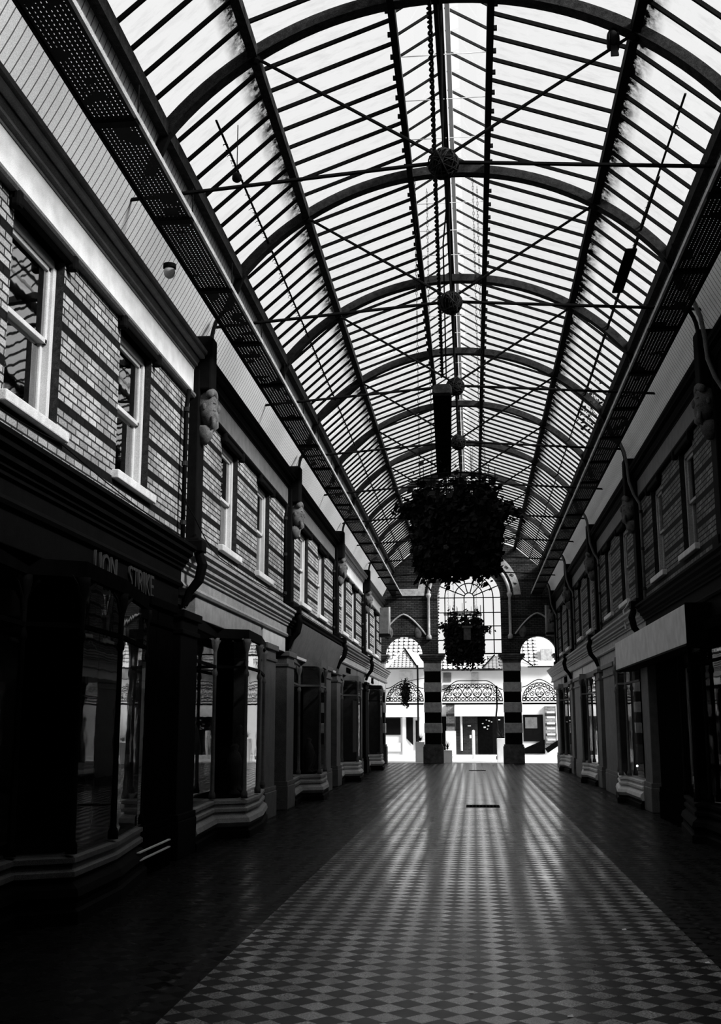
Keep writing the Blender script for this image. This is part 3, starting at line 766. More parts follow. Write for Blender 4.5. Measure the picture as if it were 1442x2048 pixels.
# ------------------------------------------------------------------ glass roof
GP = [(3.12, 8.19), (2.13, 9.07), (.56, 9.64)]
LV, LR = (.56, 9.86), (0, 10.22)
nb = 9
for bi in range(len(TY)):
    y0 = TY[bi]; y1 = TY[bi+1] if bi+1 < len(TY) else YE
    for sx in (-1, 1):
        t = thing('roof_glazing', (XC+sx*2.1, y0, 8.2), 'glazed roof slope on the %s, bay %s' % (SN[sx], nth(bi)), 'roof glazing', None)
        for (a, b), nm in (((GP[0], GP[1]), 'lower_glass'), ((GP[1], GP[2]), 'upper_glass')):
            m = MB(); o = .03
            m.quad((XC+sx*a[0], y0, a[1]+o), (XC+sx*a[0], y1, a[1]+o), (XC+sx*b[0], y1, b[1]+o), (XC+sx*b[0], y0, b[1]+o)); m.build(nm, 'glassR', t)
        for k in range(1, nb):
            y = y0+(y1-y0)*k/nb
            m = MB()
            for a, b in ((GP[0], GP[1]), (GP[1], GP[2])): m.bar((XC+sx*a[0], y, a[1]), (XC+sx*b[0], y, b[1]), .028, .045)
            m.build('glazing_bar', 'iron', t)
        m = MB()                                           # small clips along the top rail
        for k in range(nb): y = y0+(y1-y0)*(k+.45)/nb; m.box(XC+sx*.55, XC+sx*.64, y-.02, y+.02, 9.55, 9.6)
        m.build('rail_clips', 'iron', t)
    t = thing('roof_lantern', (XC, y0, 9.6), 'raised glazed ridge lantern over the roof, bay %s' % nth(bi), 'roof lantern')
    m = MB()
    for sx in (-1, 1):
        m.quad((XC+sx*.56, y0, 9.68), (XC+sx*.56, y1, 9.68), (XC+sx*.56, y1, 9.86), (XC+sx*.56, y0, 9.86))
        m.quad((XC+sx*.62, y0, 9.88), (XC+sx*.62, y1, 9.88), (XC, y1, 10.25), (XC, y0, 10.25))
    m.build('lantern_glass', 'glassL', t)
    for sx in (-1, 1):
        for k in range(nb):
            y = y0+(y1-y0)*(k+.5)/nb; MB().bar((XC+sx*.6, y, 9.86), (XC+sx*.03, y, 10.22), .022, .03).build('lantern_bar', 'ironr', t)
    for sx in (-1, 1): MB().box(XC+sx*.54, XC+sx*.58, y0, y1, 9.83, 9.88).build('eaves_strip', 'white', t)
    MB().box(XC+.03, XC+.09, y0, y1, 10.08, 10.2).build('ridge_board', 'white', t)
    for k in (1, 3, 5, 7): MB().tube([(XC-.55, y0+(y1-y0)*k/8, 9.84), (XC+.55, y0+(y1-y0)*k/8, 9.84)], .006, 4).build('tie_wire', 'white', t)
LEN = (YG, YE)
for sx in (-1, 1):
    tag(MB().bar((XC+sx*2.1, YG, 8.99), (XC+sx*2.1, YE, 8.99), .1, .13).build('purlin', 'ironr' if sx < 0 else 'iron'), 'long iron purlin running down the %s roof slope' % SN[sx], 'beam')
    tag(MB().box(XC+sx*.52, XC+sx*.6, YG, YE, 9.48, 9.64).build('lantern_curb', 'iron'), 'long iron curb beam on the %s side of the lantern' % SN[sx], 'beam')
    t = thing('eaves_beam', (XC+sx*3.1, YG, 8.0), 'long eaves rail at the foot of the %s roof glazing' % SN[sx], 'beam')
    MB().box(XC+sx*3.04, XC+sx*3.14, YG, YE, 8.03, 8.2).build('rail', 'ironr', t)
    # perforated walkway tray hung on the tie rods
    a, b = XC+sx*2.75, XC+sx*3.18
    t = thing('walkway_tray', ((a+b)/2, YG, 7.05), 'long perforated metal tray hung under the %s eaves' % SN[sx], 'walkway')
    MB().quad((a, YG, 7.05), (b, YG, 7.05), (b, YE, 7.05), (a, YE, 7.05)).build('perforated_sheet', 'perf', t)
    MB().box(a-sx*.015, a+sx*.015, YG, YE, 7.035, 7.09).build('inner_lip', 'stoneg', t)
    MB().box(b-sx*.015, b+sx*.015, YG, YE, 7.035, 7.09).build('outer_lip', 'iron', t)
    m = MB(); y = YG+S/2; j = 0
    while y < YE:
        m = MB(); m.box(min(a, b), max(a, b), y-.05, y+.05, 7.01, 7.06); m.build('cross_bearer', 'iron', t); MB().tube([(a, y, 7.06), (a, y, 7.4)], .008, 5).build('hanger', 'iron', t); y += S/2; j += 1
    # bird spike strip half way up the lower glass
    t = thing('spike_strip', (XC+sx*2.75, YG, 8.45), 'thin bird spike strip running along the %s lower glazing' % SN[sx], 'strip')
    xs, zs = XC+sx*2.66, 8.56
    if sx > 0: xs = 2.52
    MB().box(xs-.012, xs+.012, 11.5, YE, zs, zs+.015).build('strip', 'ironr', t)
    m = MB(); y = 12.0
    while y < YE:
        if random.random() < (.75 if sx < 0 else .35):
            m.tube([(xs, y, zs), (xs+random.uniform(-.06, .06), y+random.uniform(-.03, .03), zs-.05)], .004, 4)
            m.tube([(xs-.03, y, zs-.02), (xs+.03, y, zs-.02)], .005, 4)
        y += .13
    sp = m.build('spikes', 'iron', t); sp['kind'] = 'stuff'
tag(MB().tube([(XC-.03, YG, 10.18), (XC-.03, YE, 10.18)], .04, 8).build('ridge_beam', 'iron'), 'dark ridge beam along the top of the lantern', 'beam')

# ------------------------------------------------------------------ trusses
ac, aR = 5.656, 3.944
def rib(y, i):
    t = thing('arched_rib', (XC, y, 8.1), 'arched iron roof rib, %s' % nth(i), 'roof rib')
    m = MB(); n = 40; a0 = math.asin(3.12/aR); w = .045
    base = 0
    for k in range(n+1):
        a = -a0+2*a0*k/n
        for rr in (aR-.06, aR+.07):
            for yy in (y-w, y+w): m.v.append(Vector((XC+rr*math.sin(a), yy, ac+rr*math.cos(a))))
    for k in range(n):
        b0 = 4*k; b1 = 4*k+4
        m.f += [[b0, b0+1, b1+1, b1], [b0+2, b1+2, b1+3, b0+3], [b0, b1, b1+2, b0+2], [b0+1, b0+3, b1+3, b1+1]]
    m.f += [[0, 2, 3, 1], [4*n, 4*n+1, 4*n+3, 4*n+2]]
    m.build('arch', 'ironr', t)
    m = MB()
    for k in range(n):                                     # bottom flange
        a = -a0+2*a0*k/n; b = -a0+2*a0*(k+1)/n; r_ = aR-.065
        m.bar((XC+r_*math.sin(a), y, ac+r_*math.cos(a)), (XC+r_*math.sin(b), y, ac+r_*math.cos(b)), .15, .016)
    m.build('flange', 'ironr', t)
    for sx in (-1, 1): MB().ball((XC+sx*2.1, y, 8.95), .09, .08, .09, 10, 6).build('purlin_joint', 'iron', t)
    for sx in (-1, 1):
        m = MB(); m.bar((XC+sx*3.06, y, 8.1), (XC+sx*3.25, y, 7.6), .08, .1); m.build('foot_bracket', 'iron', t)
    return t
def ties(y, i):
    t = thing('tie_rods', (XC, y, 7.54), 'set of tie rods meeting at the centre, %s' % nth(i), 'tie rod')
    for sx in (-1, 1):
        MB().tube([(XC, y, 7.56), (XC+sx*3.5, y, 7.3)], .024, 6).build('tie_rod', 'iron', t)
        MB().tube([(XC, y, 7.6), (XC+sx*2.05, y, 8.93)], .02, 6).build('diagonal_rod', 'iron', t)
    MB().tube([(XC, y, 7.5), (XC, y, 9.55)], .012, 6).build('hanger_rod', 'iron', t)
    return t
for i, y in enumerate(TY):
    if i > 0: rib(y, i-1)
    if i > 1: ties(y, i-2)
    if i > 1:
        b = thing('wicker_ball', (XC, y, 7.54), 'dark round wicker ball on the tie rods, %s' % nth(i-2), 'ornament')
        r_ = .165
        MB().ball((XC, y, 7.54), r_*.93, r_*.93, r_*.93, 16, 10, .04).build('core', 'dark', b, smooth=True)
        m = MB()
        for k in range(26):
            ax = Vector((random.gauss(0, 1), random.gauss(0, 1), random.gauss(0, 1))).normalized(); u = ax.orthogonal().normalized(); v = ax.cross(u)
            m.tube([Vector((XC, y, 7.54))+(u*math.cos(2*PI*j/14)+v*math.sin(2*PI*j/14))*r_*random.uniform(.96, 1.04) for j in range(14)], .006, 4, closed=True)
        m.build('twigs', 'ironr', b)

# roof end ladder-like cable bundle, chains and the long hanging heater
def twist(a, b, r, R_, turns, mat, name, parent):
    a = Vector(a); b = Vector(b); n = int(turns*8); d = (b-a).normalized(); u = d.orthogonal().normalized(); v = d.cross(u)
    for ph in (0, PI):
        MB().tube([a.lerp(b, i/n)+(u*math.cos(2*PI*turns*i/n+ph)+v*math.sin(2*PI*turns*i/n+ph))*R_ for i in range(n+1)], r, 5).build(name, mat, parent)
t = thing('suspension_cables', (-.32, 10.9, 9.45), 'twisted black cables running down to the long hanging heater', 'cable')
twist((-.33, 7.1, 9.5), (-.33, 11.2, 9.42), .016, .018, 26, 'iron', 'twisted_cable', t)
twist((-.33, 11.2, 9.42), (-.4, 17.3, 7.22), .016, .018, 40, 'iron', 'twisted_cable', t)
MB().tube([(-.22, 7.1, 9.45), (-.2, 11, 9.4), (-.18, 14.5, 9.3), (-.3, 15.2, 8.6), (-.33, 17.4, 7.22)], .012, 5).build('power_lead', 'iron', t)
MB().tube([(-.28, 7.1, 9.55), (-.24, 14, 9.5), (-.26, 30, 9.5), (-.24, YE, 9.5)], .03, 6).build('conduit', 'iron', t)
t = thing('hanging_heater', (-.44, 20, 6.9), 'long black box heater hanging lengthwise below the ridge', 'heater')
ya, yb, xa, xb, za = 17.2, 23.5, -.55, -.24, 6.92
m = MB(); prof = []
sec = [(-.155, 0), (-.155, .09), (-.12, .14), (.12, .14), (.155, .09), (.155, 0), (.13, -.02), (-.13, -.02)]
def loft(y_list):
    m = MB(); k = len(sec)
    for (y, s, xo) in y_list:
        for a, b in sec: m.v.append(Vector((xo+a*s, y, za+.1+(b-.1)*s)))
    for i in range(len(y_list)-1):
        for j in range(k):
            l = (j+1) % k; m.f.append([i*k+j, i*k+l, (i+1)*k+l, (i+1)*k+j])
    m.f.append(list(range(k))); m.f.append([(len(y_list)-1)*k+j for j in range(k)]); return m
loft([(ya+.1, 1, -.4), (yb-.5, 1, -.52), (yb-.15, .9, -.52), (yb, .65, -.53)]).build('casing', 'black', t)
loft([(ya-.02, .92, -.4), (ya, 1.02, -.4), (ya+.1, 1.04, -.4)]).build('end_cap', 'ironr', t)
for yy in (18.8, 22.8): MB().tube([(-.45, yy, 7.1), (-.45, yy, 7.55)], .01, 5).build('hanger', 'iron', t)

# pigeon on the first tie rod
def bird(c, label, s=1.0, rot=0):
    t = thing('pigeon', c, label, 'bird')
    m = MB(); x, y, z = c
    m.ball((x, y, z+.1*s), .062*s, .085*s, .115*s, 14, 12); m.ball((x, y+.03*s, z+.22*s), .042*s, .045*s, .045*s, 12, 8)
    m.ball((x, y+.02*s, z+.17*s), .048*s, .052*s, .07*s, 12, 8)
    m.build('body', 'feather', t, smooth=True)
    MB().add([(x-.035*s, y-.04*s, z+.03*s), (x+.035*s, y-.04*s, z+.03*s), (x+.045*s, y-.09*s, z-.14*s), (x-.045*s, y-.09*s, z-.14*s), (x-.03*s, y-.02*s, z+.03*s), (x+.03*s, y-.02*s, z+.03*s), (x+.04*s, y-.07*s, z-.14*s), (x-.04*s, y-.07*s, z-.14*s)],
             [(0,1,2,3),(7,6,5,4),(0,4,5,1),(1,5,6,2),(2,6,7,3),(3,7,4,0)]).build('tail', 'feather', t)
    for k in (-1, 1):
        MB().ball((x+k*.05*s, y-.01*s, z+.08*s), .02*s, .07*s, .11*s, 10, 8).build('wing', 'feather', t, smooth=True)
        MB().tube([(x+k*.02*s, y+.01, z+.01), (x+k*.02*s, y+.01, z-.015)], .006, 5).build('foot', 'mid', t)
    MB().tube([(x, y+.06*s, z+.22*s), (x, y+.1*s, z+.21*s)], [.01*s, .003*s], 6).build('beak', 'dark', t)
bird((1.66, Y0-.0, 8.79), 'dark pigeon perched on the nearest right diagonal rod', 1.0)
t = thing('hanging_lantern', (-2.68, 11.95, 7.98), 'small round dark lantern hanging by the lower left glazing', 'lantern')
MB().ball((-2.7, 11.95, 8.07), .06, .06, .065, 12, 9, .03).build('globe', 'iron', t, smooth=True)
MB().tube([(-2.7, 11.95, 8.13), (-2.7, 11.95, 8.76)], .006, 5).build('wire', 'iron', t)
# floodlight box fixed along the right glazing
t = thing('strip_light', (2.45, 18, 8.5), 'black strip light fixed along the lower right glazing', 'light fitting')
MB().box(2.39, 2.56, 15.5, 17.15, 8.49, 8.53).build('casing', 'black', t, bevel=.01)
MB().box(2.5, 2.53, 13.3, 24.5, 8.5, 8.52).build('mounting_rail', 'ironr', t)

# climbing weeds growing through on the right eaves
def leaves(m, c, n, spread, size, rnd=random):
    for _ in range(n):
        p = Vector(c)+Vector((rnd.gauss(0, spread[0]), rnd.gauss(0, spread[1]), rnd.gauss(0, spread[2])))
        a = Vector((rnd.gauss(0, 1), rnd.gauss(0, 1), rnd.gauss(0, 1))).normalized(); u = a.orthogonal().normalized(); v = a.cross(u); s = size*rnd.uniform(.5, 1.3)
        m.add([p-u*s*.5, p-u*s*.1+v*s*.35, p+u*s*.6, p-u*s*.1-v*s*.35], [(0,1,2,3)])
t = thing('climbing_weed', (2.75, 23.2, 8.0), 'straggling weed growing over the right eaves rail', 'plant')
m = MB(); leaves(m, (2.62, 23.0, 8.2), 60, (.12, .7, .16), .1); m.build('leaves', 'leaf', t)
for _ in range(10):
    m = MB(); yy = 23+random.uniform(-1, 1.2); m.tube([(2.85, yy, 8.05), (2.75+random.uniform(-.1, .05), yy+.1, 8.25), (2.68, yy+random.uniform(-.2, .3), 8.4)], .006, 4)
    m.build('stem', 'leaf', t)

# ------------------------------------------------------------------ hanging flower baskets
def basket(cx, cy, zt, zb, R_, n, label, ztop):
    t = thing('hanging_basket', (cx, cy, zt), label, 'hanging basket')
    m = MB()
    for z, r_ in ((zt+.05, R_*.9), (zt-.12, R_*.9), (zt-.5, R_*.86), (zb+.2, R_*.84)): m.tube([(cx+r_*math.cos(2*PI*i/24), cy+r_*math.sin(2*PI*i/24), z) for i in range(24)], .012, 5, closed=True)
    for i in range(22):
        a = 2*PI*i/22+random.uniform(-.05, .05); h = random.uniform(.0, .3)
        m.tube([(cx+R_*.9*math.cos(a), cy+R_*.9*math.sin(a), zt+h), (cx+R_*.88*math.cos(a), cy+R_*.88*math.sin(a), zt-.5), (cx+R_*.84*math.cos(a), cy+R_*.84*math.sin(a), zb+.2)], .007, 4)
    for k in range(5):
        yy = cy+(-.6+.3*k)*R_; m.tube([(cx-R_*1.1, yy, zt+.02), (cx+R_*.95, yy, zt)], .008, 4)
    m.build('wire_frame', 'iron', t)
    m = MB(); m.lathe(cx, cy, [(.05, zb+.12), (R_*.8, zb+.2), (R_*.84, zb+.5), (R_*.8, zt-.35), (R_*.72, zt-.28)], 18); m.build('liner', 'black', t, smooth=True)
    m = MB()
    for _ in range(n):
        a = random.uniform(0, 2*PI); u = random.random()*.8; z = zb+.08+(zt-.12-zb)*u
        rr = R_*(.9+.1*min(1, u*2.2))*random.uniform(.88, 1.04)
        leaves(m, (cx+rr*math.cos(a), cy+rr*math.sin(a), z), 1, (.02, .02, .03), .11)
    for _ in range(n//4):                                   # tufts sprouting above the rim
        a = random.choice([0, .9, 1.6, 2.4, 3.1, 4.0, 4.8, 5.6])+random.gauss(0, .13); rr = R_*random.uniform(.55, .95)
        leaves(m, (cx+rr*math.cos(a), cy+rr*math.sin(a), zt-.36+abs(random.gauss(0, .17))), 1, (.04, .04, .05), .1)
    for _ in range(16):                                     # trailing shoots below and to the side
        a = random.uniform(0, 2*PI); rr = R_*random.uniform(.3, .85); L = random.uniform(.05, .26)
        for q in range(12): leaves(m, (cx+rr*math.cos(a), cy+rr*math.sin(a), zb+.1-L*q/12), 1, (.04, .04, .02), .09)
    for sgn_, zz in ((1, zt-.42), (-1, zt-.35)):
        leaves(m, (cx+sgn_*R_*1.12, cy, zz), n//40, (.09, .08, .06), .1)
    m.build('foliage', 'leaf', t)
    for _ in range(10):
        m = MB(); a = -PI/2+random.uniform(-1.2, 1.2); z = random.uniform(zb+.3, zt-.4); rr = R_*1.0
        c = Vector((cx+rr*math.cos(a), cy+rr*math.sin(a), z))
        for q in range(5):
            b = 2*PI*q/5; m.ball(c+Vector((.02*math.cos(b), -.01, .02*math.sin(b))), .02, .012, .02, 6, 4)
        m.build('flower', 'petal', t)
    for (dx, dy) in ((-.62, -.25), (-.42, .3), (.42, -.2), (.5, .3)):
        x, y = cx+dx*R_*1.35, cy+dy*R_
        a = Vector((x, y, zt-.1)); b = Vector((x-.02, y, ztop)); nn = int((b-a).length/.05)
        m = MB()
        for i in range(nn):
            p = a.lerp(b, (i+.5)/nn); ax = Vector((1, 0, 0)) if i % 2 else Vector((0, 1, 0))
            m.tube([p+ax*.01+Vector((0, 0, -.024)), p+ax*.01+Vector((0, 0, .024)), p-ax*.01+Vector((0, 0, .024)), p-ax*.01+Vector((0, 0, -.024))], .0045, 4, closed=True)
        m.build('chain', 'iron', t)
basket(-.17, 14.95, 4.88, 3.56, .6, 5200, 'huge dark hanging flower basket, nearer and larger of the two', 9.45)
basket(-.2, 30.85, 4.62, 3.22, .52, 3000, 'smaller looking far hanging flower basket before the arched window', 9.57)
# small lamp box hanging before the far basket
t = thing('hanging_sign_lamp', (-.12, 30.1, 4.1), 'small pale lamp box in front of the far hanging basket', 'lamp')
MB().box(-.22, -.02, 30.15, 30.25, 3.86, 4.2).build('lamp_box', 'stoned', t, bevel=.02)
MB().box(-.26, .02, 30.13, 30.27, 4.2, 4.25).build('lamp_lid', 'mid', t)

# ------------------------------------------------------------------ floor gratings
def grate(cx, cy, wx, wy, label):
    t = thing('drain_grate', (cx, cy, 0), label, 'drain cover')
    m = MB(); m.box(cx-wx/2, cx+wx/2, cy-wy/2, cy-wy/2+.04, 0, .008); m.box(cx-wx/2, cx+wx/2, cy+wy/2-.04, cy+wy/2, 0, .008); m.box(cx-wx/2, cx-wx/2+.04, cy-wy/2, cy+wy/2, 0, .008); m.box(cx+wx/2-.04, cx+wx/2, cy-wy/2, cy+wy/2, 0, .008)
    m.build('frame', 'iron', t)
    m = MB()
    for k in range(9): x = cx-wx/2+.06+k*(wx-.12)/8; m.box(x-.012, x+.012, cy-wy/2, cy+wy/2, 0, .006)
    m.build('bars', 'iron', t)
    MB().box(cx-wx/2, cx+wx/2, cy-wy/2, cy+wy/2, 0, .002).build('sump', 'black', t)
grate(.15, 22.6, .66, .62, 'square iron drain grate in the pale floor band, nearer one')
grate(.1, 39.9, .6, .5, 'small iron drain grate near the gateway')
for i, (x, y) in enumerate([(1.15, 9.3), (-.05, 7.1), (.5, 6.6), (1.55, 8.1)]):
    tag(MB().add([(x-.015, y-.02, .004), (x+.02, y-.012, .003), (x+.016, y+.02, .009), (x-.012, y+.015, .004), (x, y, 0)], [(0,1,2,3), (0,4,1), (1,4,2), (2,4,3), (3,4,0)]).build('paper_scrap', 'white'), 'tiny pale scrap of litter on the floor tiles, %s' % ['right of centre', 'left of the others', 'closest of all', 'farthest right'][i], 'litter')

# ------------------------------------------------------------------ the street beyond
struct(MB().box(-30, 30, YE+.45, 80, -.25, -.02).build('floor_street', 'road'), 'pale paved street beyond the gateway')
tag(MB().box(-6, 6, YE+.6, YE+.75, -.02, .0).build('kerb', 'stoned'), 'thin dark kerb line just outside the gateway', 'kerb')
tag(MB().box(-8, 8, 54.6, 56.45, -.02, .1).build('pavement', 'road'), 'raised pale pavement in front of the shops opposite', 'pavement')
YH = 57
def house(name, x0, x1, ze, label):
    t = thing(name, ((x0+x1)/2, YH, 0), label, 'house')
    return t
# left house
t = house('house', -9, -1.75, 4.4, 'white house opposite with a tall pantiled roof, left side')
MB().box(-9, -1.75, YH, YH+6, 0, 4.42).build('wall', 'render', t)
MB().add([(-9, YH-.2, 4.42), (-1.75, YH-.2, 4.42), (-1.75, YH+4.5, 9), (-9, YH+4.5, 9)], [(0,1,2,3)]).build('roof', 'rooft', t)
m = MB(); ax, ay, az = -3.5, YH-.5, 5.45
m.add([(-4.35, YH-.9, 4.45), (-2.75, YH-.9, 4.45), (ax, YH+.3, az), (-4.6, YH+1.2, 5.0), (-2.4, YH+1.2, 5.0)], [(0,1,2)]); m.build('front_hip', 'roofs', t)
MB().add([(-4.6, YH-.95, 4.42), (-4.3, YH-.97, 4.42), (ax, YH+.25, az+.05), (ax, YH+1.2, az)], [(0,1,2,3)]).build('hip_edge', 'render', t)
MB().add([(-2.75, YH-.95, 4.42), (-1.8, YH-.6, 4.42), (-1.9, YH+.8, 4.9), (ax, YH+.25, az+.05)], [(0,1,2,3)]).build('hip_side', 'render', t)
MB().bar((-2.75, YH-.96, 4.42), (ax, YH+.24, az+.06), .05, .06).build('hip_ridge', 'dark', t)
MB().box(-4.7, -1.8, YH-1.0, YH-.9, 4.36, 4.44).build('gutter', 'ironr', t)
MB().box(-3.75, -3.1, YH-.03, YH, 3.75, 4.3).build('window', 'stone', t)
MB().box(-5, -2.5, YH-.5, YH-.1, 1.98, 2.5).build('sign_band', 'render', t)
MB().box(-4.9, -3.72, YH-.06, YH-.02, 1.08, 1.93).build('shop_window', 'dark', t)
MB().box(-4.9, -3.72, YH-.08, YH-.02, .25, .7).build('lower_panel', 'stone', t)
MB().box(-3.62, -3.45, YH-.1, YH, .1, 2.0).build('door_frame', 'white', t)
MB().add([(-3.42, YH-.05, .9), (-3.08, YH-.05, .55), (-3.08, YH-.05, 1.95), (-3.42, YH-.05, 1.95)], [(0,1,2,3)]).build('door_glass', 'dark', t)
MB().box(-2.95, -2.8, YH-.06, YH, .4, 1.8).build('side_window', 'dark', t)
# centre house
t = house('house', -1.75, 1.6, 4.4, 'low white house opposite seen through the central gateway')
MB().box(-1.75, 1.6, YH, YH+6, 0, 4.38).build('wall', 'render', t)
MB().add([(-1.75, YH-.2, 4.38), (1.6, YH-.2, 4.38), (1.6, YH+1.6, 5.15), (-1.75, YH+1.6, 5.15)], [(0,1,2,3)]).build('roof', 'rooft', t)
MB().add([(.55, YH-.5, 4.4), (1.35, YH-.5, 4.4), (1.3, YH+.3, 5.1), (1.05, YH+.3, 5.0)], [(0,1,2,3)]).build('side_hip', 'roofd', t)
MB().bar((.5, YH-.52, 4.42), (1.15, YH+.2, 5.12), .05, .06).build('hip_ridge', 'dark', t)
MB().box(-1.75, 1.6, YH-.3, YH-.2, 4.3, 4.38).build('gutter', 'ironr', t)
MB().box(-1.5, -1.1, YH-.04, YH, 3.75, 4.2).build('window', 'mid', t)
MB().box(-1.5, -1.1, YH-.04, YH, 3.3, 3.6).build('window', 'mid', t)
MB().box(-.05, .3, YH-.04, YH, 3.6, 4.2).build('window', 'stoneg', t)
MB().box(-1.75, -1.35, YH-.1, YH, .2, 2.0).build('dark_doorway', 'black', t)
MB().box(-1.38, -.95, YH-.25, YH, 1.28, 2.6).build('brick_pier', 'brickS', t)
MB().box(-1.42, -.9, YH-.3, YH, .1, 1.28).build('pale_pier', 'render', t)
MB().box(-.9, .2, YH-.1, YH, .12, 2.0).build('brick_wall', 'brickD', t)
MB().box(.2, .95, YH-.1, YH, .12, 2.0).build('shop_doorway', 'black', t)
MB().box(.95, 1.55, YH-.1, YH, .12, 2.0).build('shop_window', 'dark', t)
m = MB()
for k in range(10):
    a, b = k/10*PI/2, (k+1)/10*PI/2
    m.quad((-.95, YH-.1-.6*math.sin(a), 2.0+.55*math.cos(a)), (1.58, YH-.1-.6*math.sin(a), 2.0+.55*math.cos(a)), (1.58, YH-.1-.6*math.sin(b), 2.0+.55*math.cos(b)), (-.95, YH-.1-.6*math.sin(b), 2.0+.55*math.cos(b)))
m.build('canopy', 'render', t, smooth=True)
MB().box(-.3, -.14, YH-.15, YH-.1, 1.5, 1.56).build('small_notice', 'white', t)
for k, (x, z, s) in enumerate([(.42, 1.62, .05), (.5, 1.42, .07), (.62, 1.8, .04), (.75, 1.75, .05), (.7, 1.5, .05), (.88, 1.7, .04), (.66, 1.35, .04), (1.25, 1.8, .06)]):
    MB().box(x, x+s*1.6, YH-.13, YH-.1, z, z+s).build('window_card', 'stone', t)
MB().tube([(-.62, YH-.35, .3), (-.62, YH-.35, 2.1)], .06, 8).build('stone_post', 'stone', t)
# right house
t = house('house', 1.6, 8, 4.5, 'white house opposite with tiled roof and shop window, right side')
MB().box(1.6, 8, YH, YH+6, 0, 4.5).build('wall', 'render', t)
MB().add([(1.6, YH-.2, 4.5), (3.35, YH-.2, 4.5), (3.35, YH+4.5, 9), (1.6, YH+4.5, 9)], [(0,1,2,3)]).build('roof', 'rooft', t)
MB().add([(3.35, YH-.2, 4.5), (8, YH-.2, 4.5), (8, YH+4.5, 9), (3.35, YH+4.5, 9)], [(0,1,2,3)]).build('plain_roof', 'render', t)
MB().add([(1.75, YH-.5, 4.5), (3.0, YH-.5, 4.5), (2.45, YH+.2, 5.0), (2.0, YH+.2, 5.1)], [(0,1,2,3)]).build('front_hip', 'render', t)
MB().bar((2.4, YH-.1, 5.0), (3.05, YH-.5, 4.52), .05, .05).build('hip_ridge', 'dark', t)
MB().box(2.8, 4.3, YH-.3, YH-.2, 4.44, 4.52).build('gutter', 'ironr', t)
MB().box(3.5, 4.1, YH+.1, YH+.6, 4.5, 5.4).build('chimney', 'stoneg', t)
MB().box(2.15, 2.4, YH-.04, YH, 3.75, 4.2).build('window', 'stoneg', t)
MB().box(2.5, 3.5, YH-.06, YH, .75, 2.08).build('shop_window', 'dark', t)
MB().box(2.6, 3.2, YH-.08, YH-.06, 1.4, 1.95).build('display', 'mid', t)
MB().add([(1.9, YH-.1, .15), (3.55, YH-.1, .15), (3.55, YH-.1, .85)], [(0,1,2)]).build('shade_wedge', 'black', t)  # black wedge painted as shade along the wall foot
MB().box(3.6, 4.15, YH-.15, YH, .6, 2.5).build('brick_pier', 'brickS', t)
m = MB()
for z in (.8, 1.05, 1.35, 1.6, 1.9, 2.15): m.box(3.68, 4.08, YH-.17, YH-.15, z, z+.09)
m.build('pale_strips', 'white', t)
MB().bar((3.6, YH-.3, .3), (4.3, YH-.3, .75), .08, .25).build('ramp_side', 'black', t)
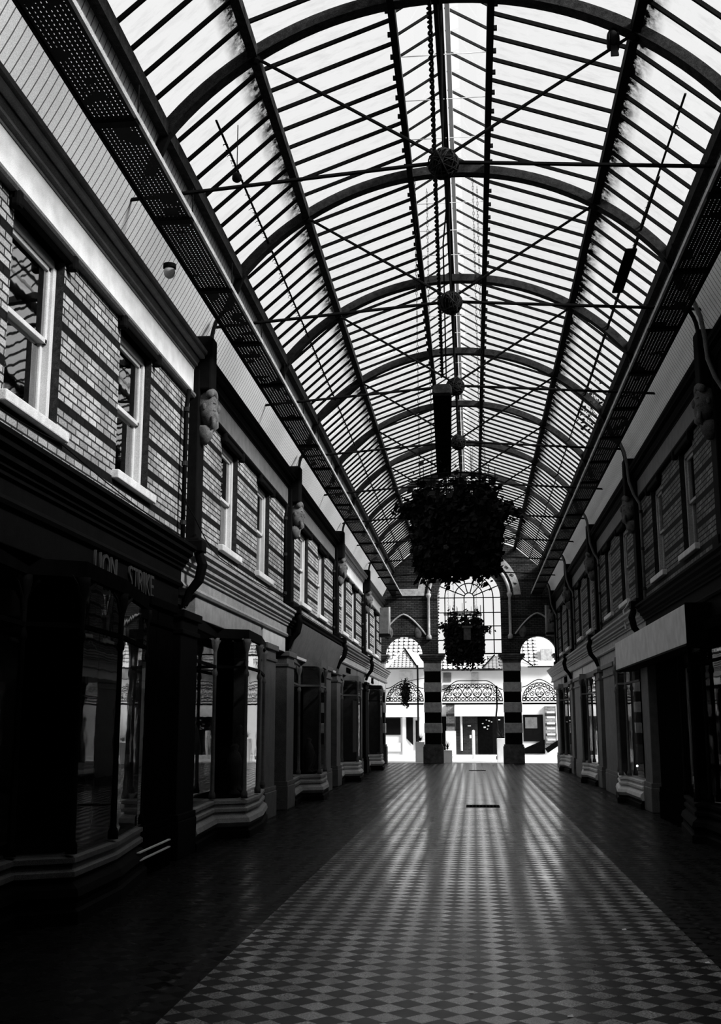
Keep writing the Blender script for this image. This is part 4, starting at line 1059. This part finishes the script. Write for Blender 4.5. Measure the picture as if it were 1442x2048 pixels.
# street furniture
for sx, x, lab in ((0, -2.62, 'dark street post beyond the left side arch'), (1, 1.12, 'bent dark street post beyond the central gateway')):
    t = thing('street_post', (x, 53, 0), lab, 'post')
    z1 = 4.4 if sx == 0 else 3.4
    MB().tube([(x, 53, 0), (x, 53, 1.5), (x-(.05 if sx else 0), 53, 2.0), (x, 53, 2.4), (x, 53, z1)], .045, 8).build('pole', 'iron', t)
    MB().lathe(x, 53, [(.09, -.02), (.09, .12), (.05, .16)], 10).build('base', 'iron', t)
t = thing('bollard', (-.02, 54, 0), 'pale slim bollard in the middle of the street', 'bollard')
MB().lathe(-.02, 54, [(.07, -.02), (.07, 1.28), (.05, 1.33), (.0, 1.34)], 12).build('shaft', 'white', t, smooth=True)
MB().box(-.2, -.1, 53.98, 54.05, .95, 1.1).build('small_plate', 'white', t)
def planter(x, y, h, label):
    t = thing('planter', (x, y, 0), label, 'planter')
    MB().box(x-.2, x+.2, y-.2, y+.2, -.02, h).build('pot', 'white', t, bevel=.02)
    m = MB()
    for _ in range(70):
        a = random.uniform(0, 2*PI); e = random.uniform(.1, 1.4); L = random.uniform(.3, .55); d = Vector((math.cos(a)*math.cos(e), math.sin(a)*math.cos(e), math.sin(e))); sd = d.cross(Vector((0,0,1))).normalized()*.014
        p = Vector((x, y, h+.05)); q = p+d*L; q.z -= .12*math.cos(e)
        m.add([p-sd, p+sd, q], [(0,1,2)])
    m.build('spiky_leaves', 'leaf', t)
planter(-2.35, 49, .85, 'square white planter with spiky plant by the left pillar')
planter(-1.15, 48.6, .5, 'low white planter with spiky plant right of the left pillar')
planter(1.2, 49.4, 1.0, 'square white planter with spiky plant by the right pillar')
t = thing('hanging_street_basket', (-2.98, 49.5, 2.9), 'dark foliage bush hanging behind the left ironwork', 'hanging basket')
m = MB(); leaves(m, (-3.0, 49.5, 2.95), 900, (.1, .1, .24), .12); m.build('foliage', 'leaf', t)
MB().lathe(-3.0, 49.5, [(.05, 2.5), (.12, 2.65), (.14, 2.85)], 10).build('pot', 'dark', t)
MB().tube([(-3.0, 49.5, 2.9), (-3.0, 49.5, 3.5), (-2.0, 48.2, 3.6), (-1.9, YE+.5, 3.6)], .015, 5).build('bracket', 'iron', t)

# ------------------------------------------------------------------ group names of the repeats
GN = {'arched_rib': 'arched iron ribs of the roof', 'tie_rods': 'tie rod sets under the roof', 'wicker_ball': 'wicker balls on the tie rods', 'roof_glazing': 'glazed roof slopes',
      'roof_lantern': 'lantern bays along the ridge', 'wall_pier': 'piers with carved heads', 'rain_pipe': 'rain pipes on the upper walls', 'upper_cornice': 'cornices above the upper windows',
      'shop_front': 'shop fronts along the arcade', 'display_vase': 'vases in the left shop windows', 'display_lamp': 'lamps in the right shop windows', 'paper_scrap': 'scraps of litter on the floor',
      'striped_pillar': 'striped pillars at the gateway', 'iron_overthrow': 'iron overthrows in the gateway arches', 'planter': 'white planters in the street', 'house': 'houses across the street', 'drain_grate': 'floor drain grates'}
for o in COL.objects:
    b_ = o.name.split('.')[0]
    if o.parent is None and b_ in GN and 'group' not in o: o['group'] = GN[b_]
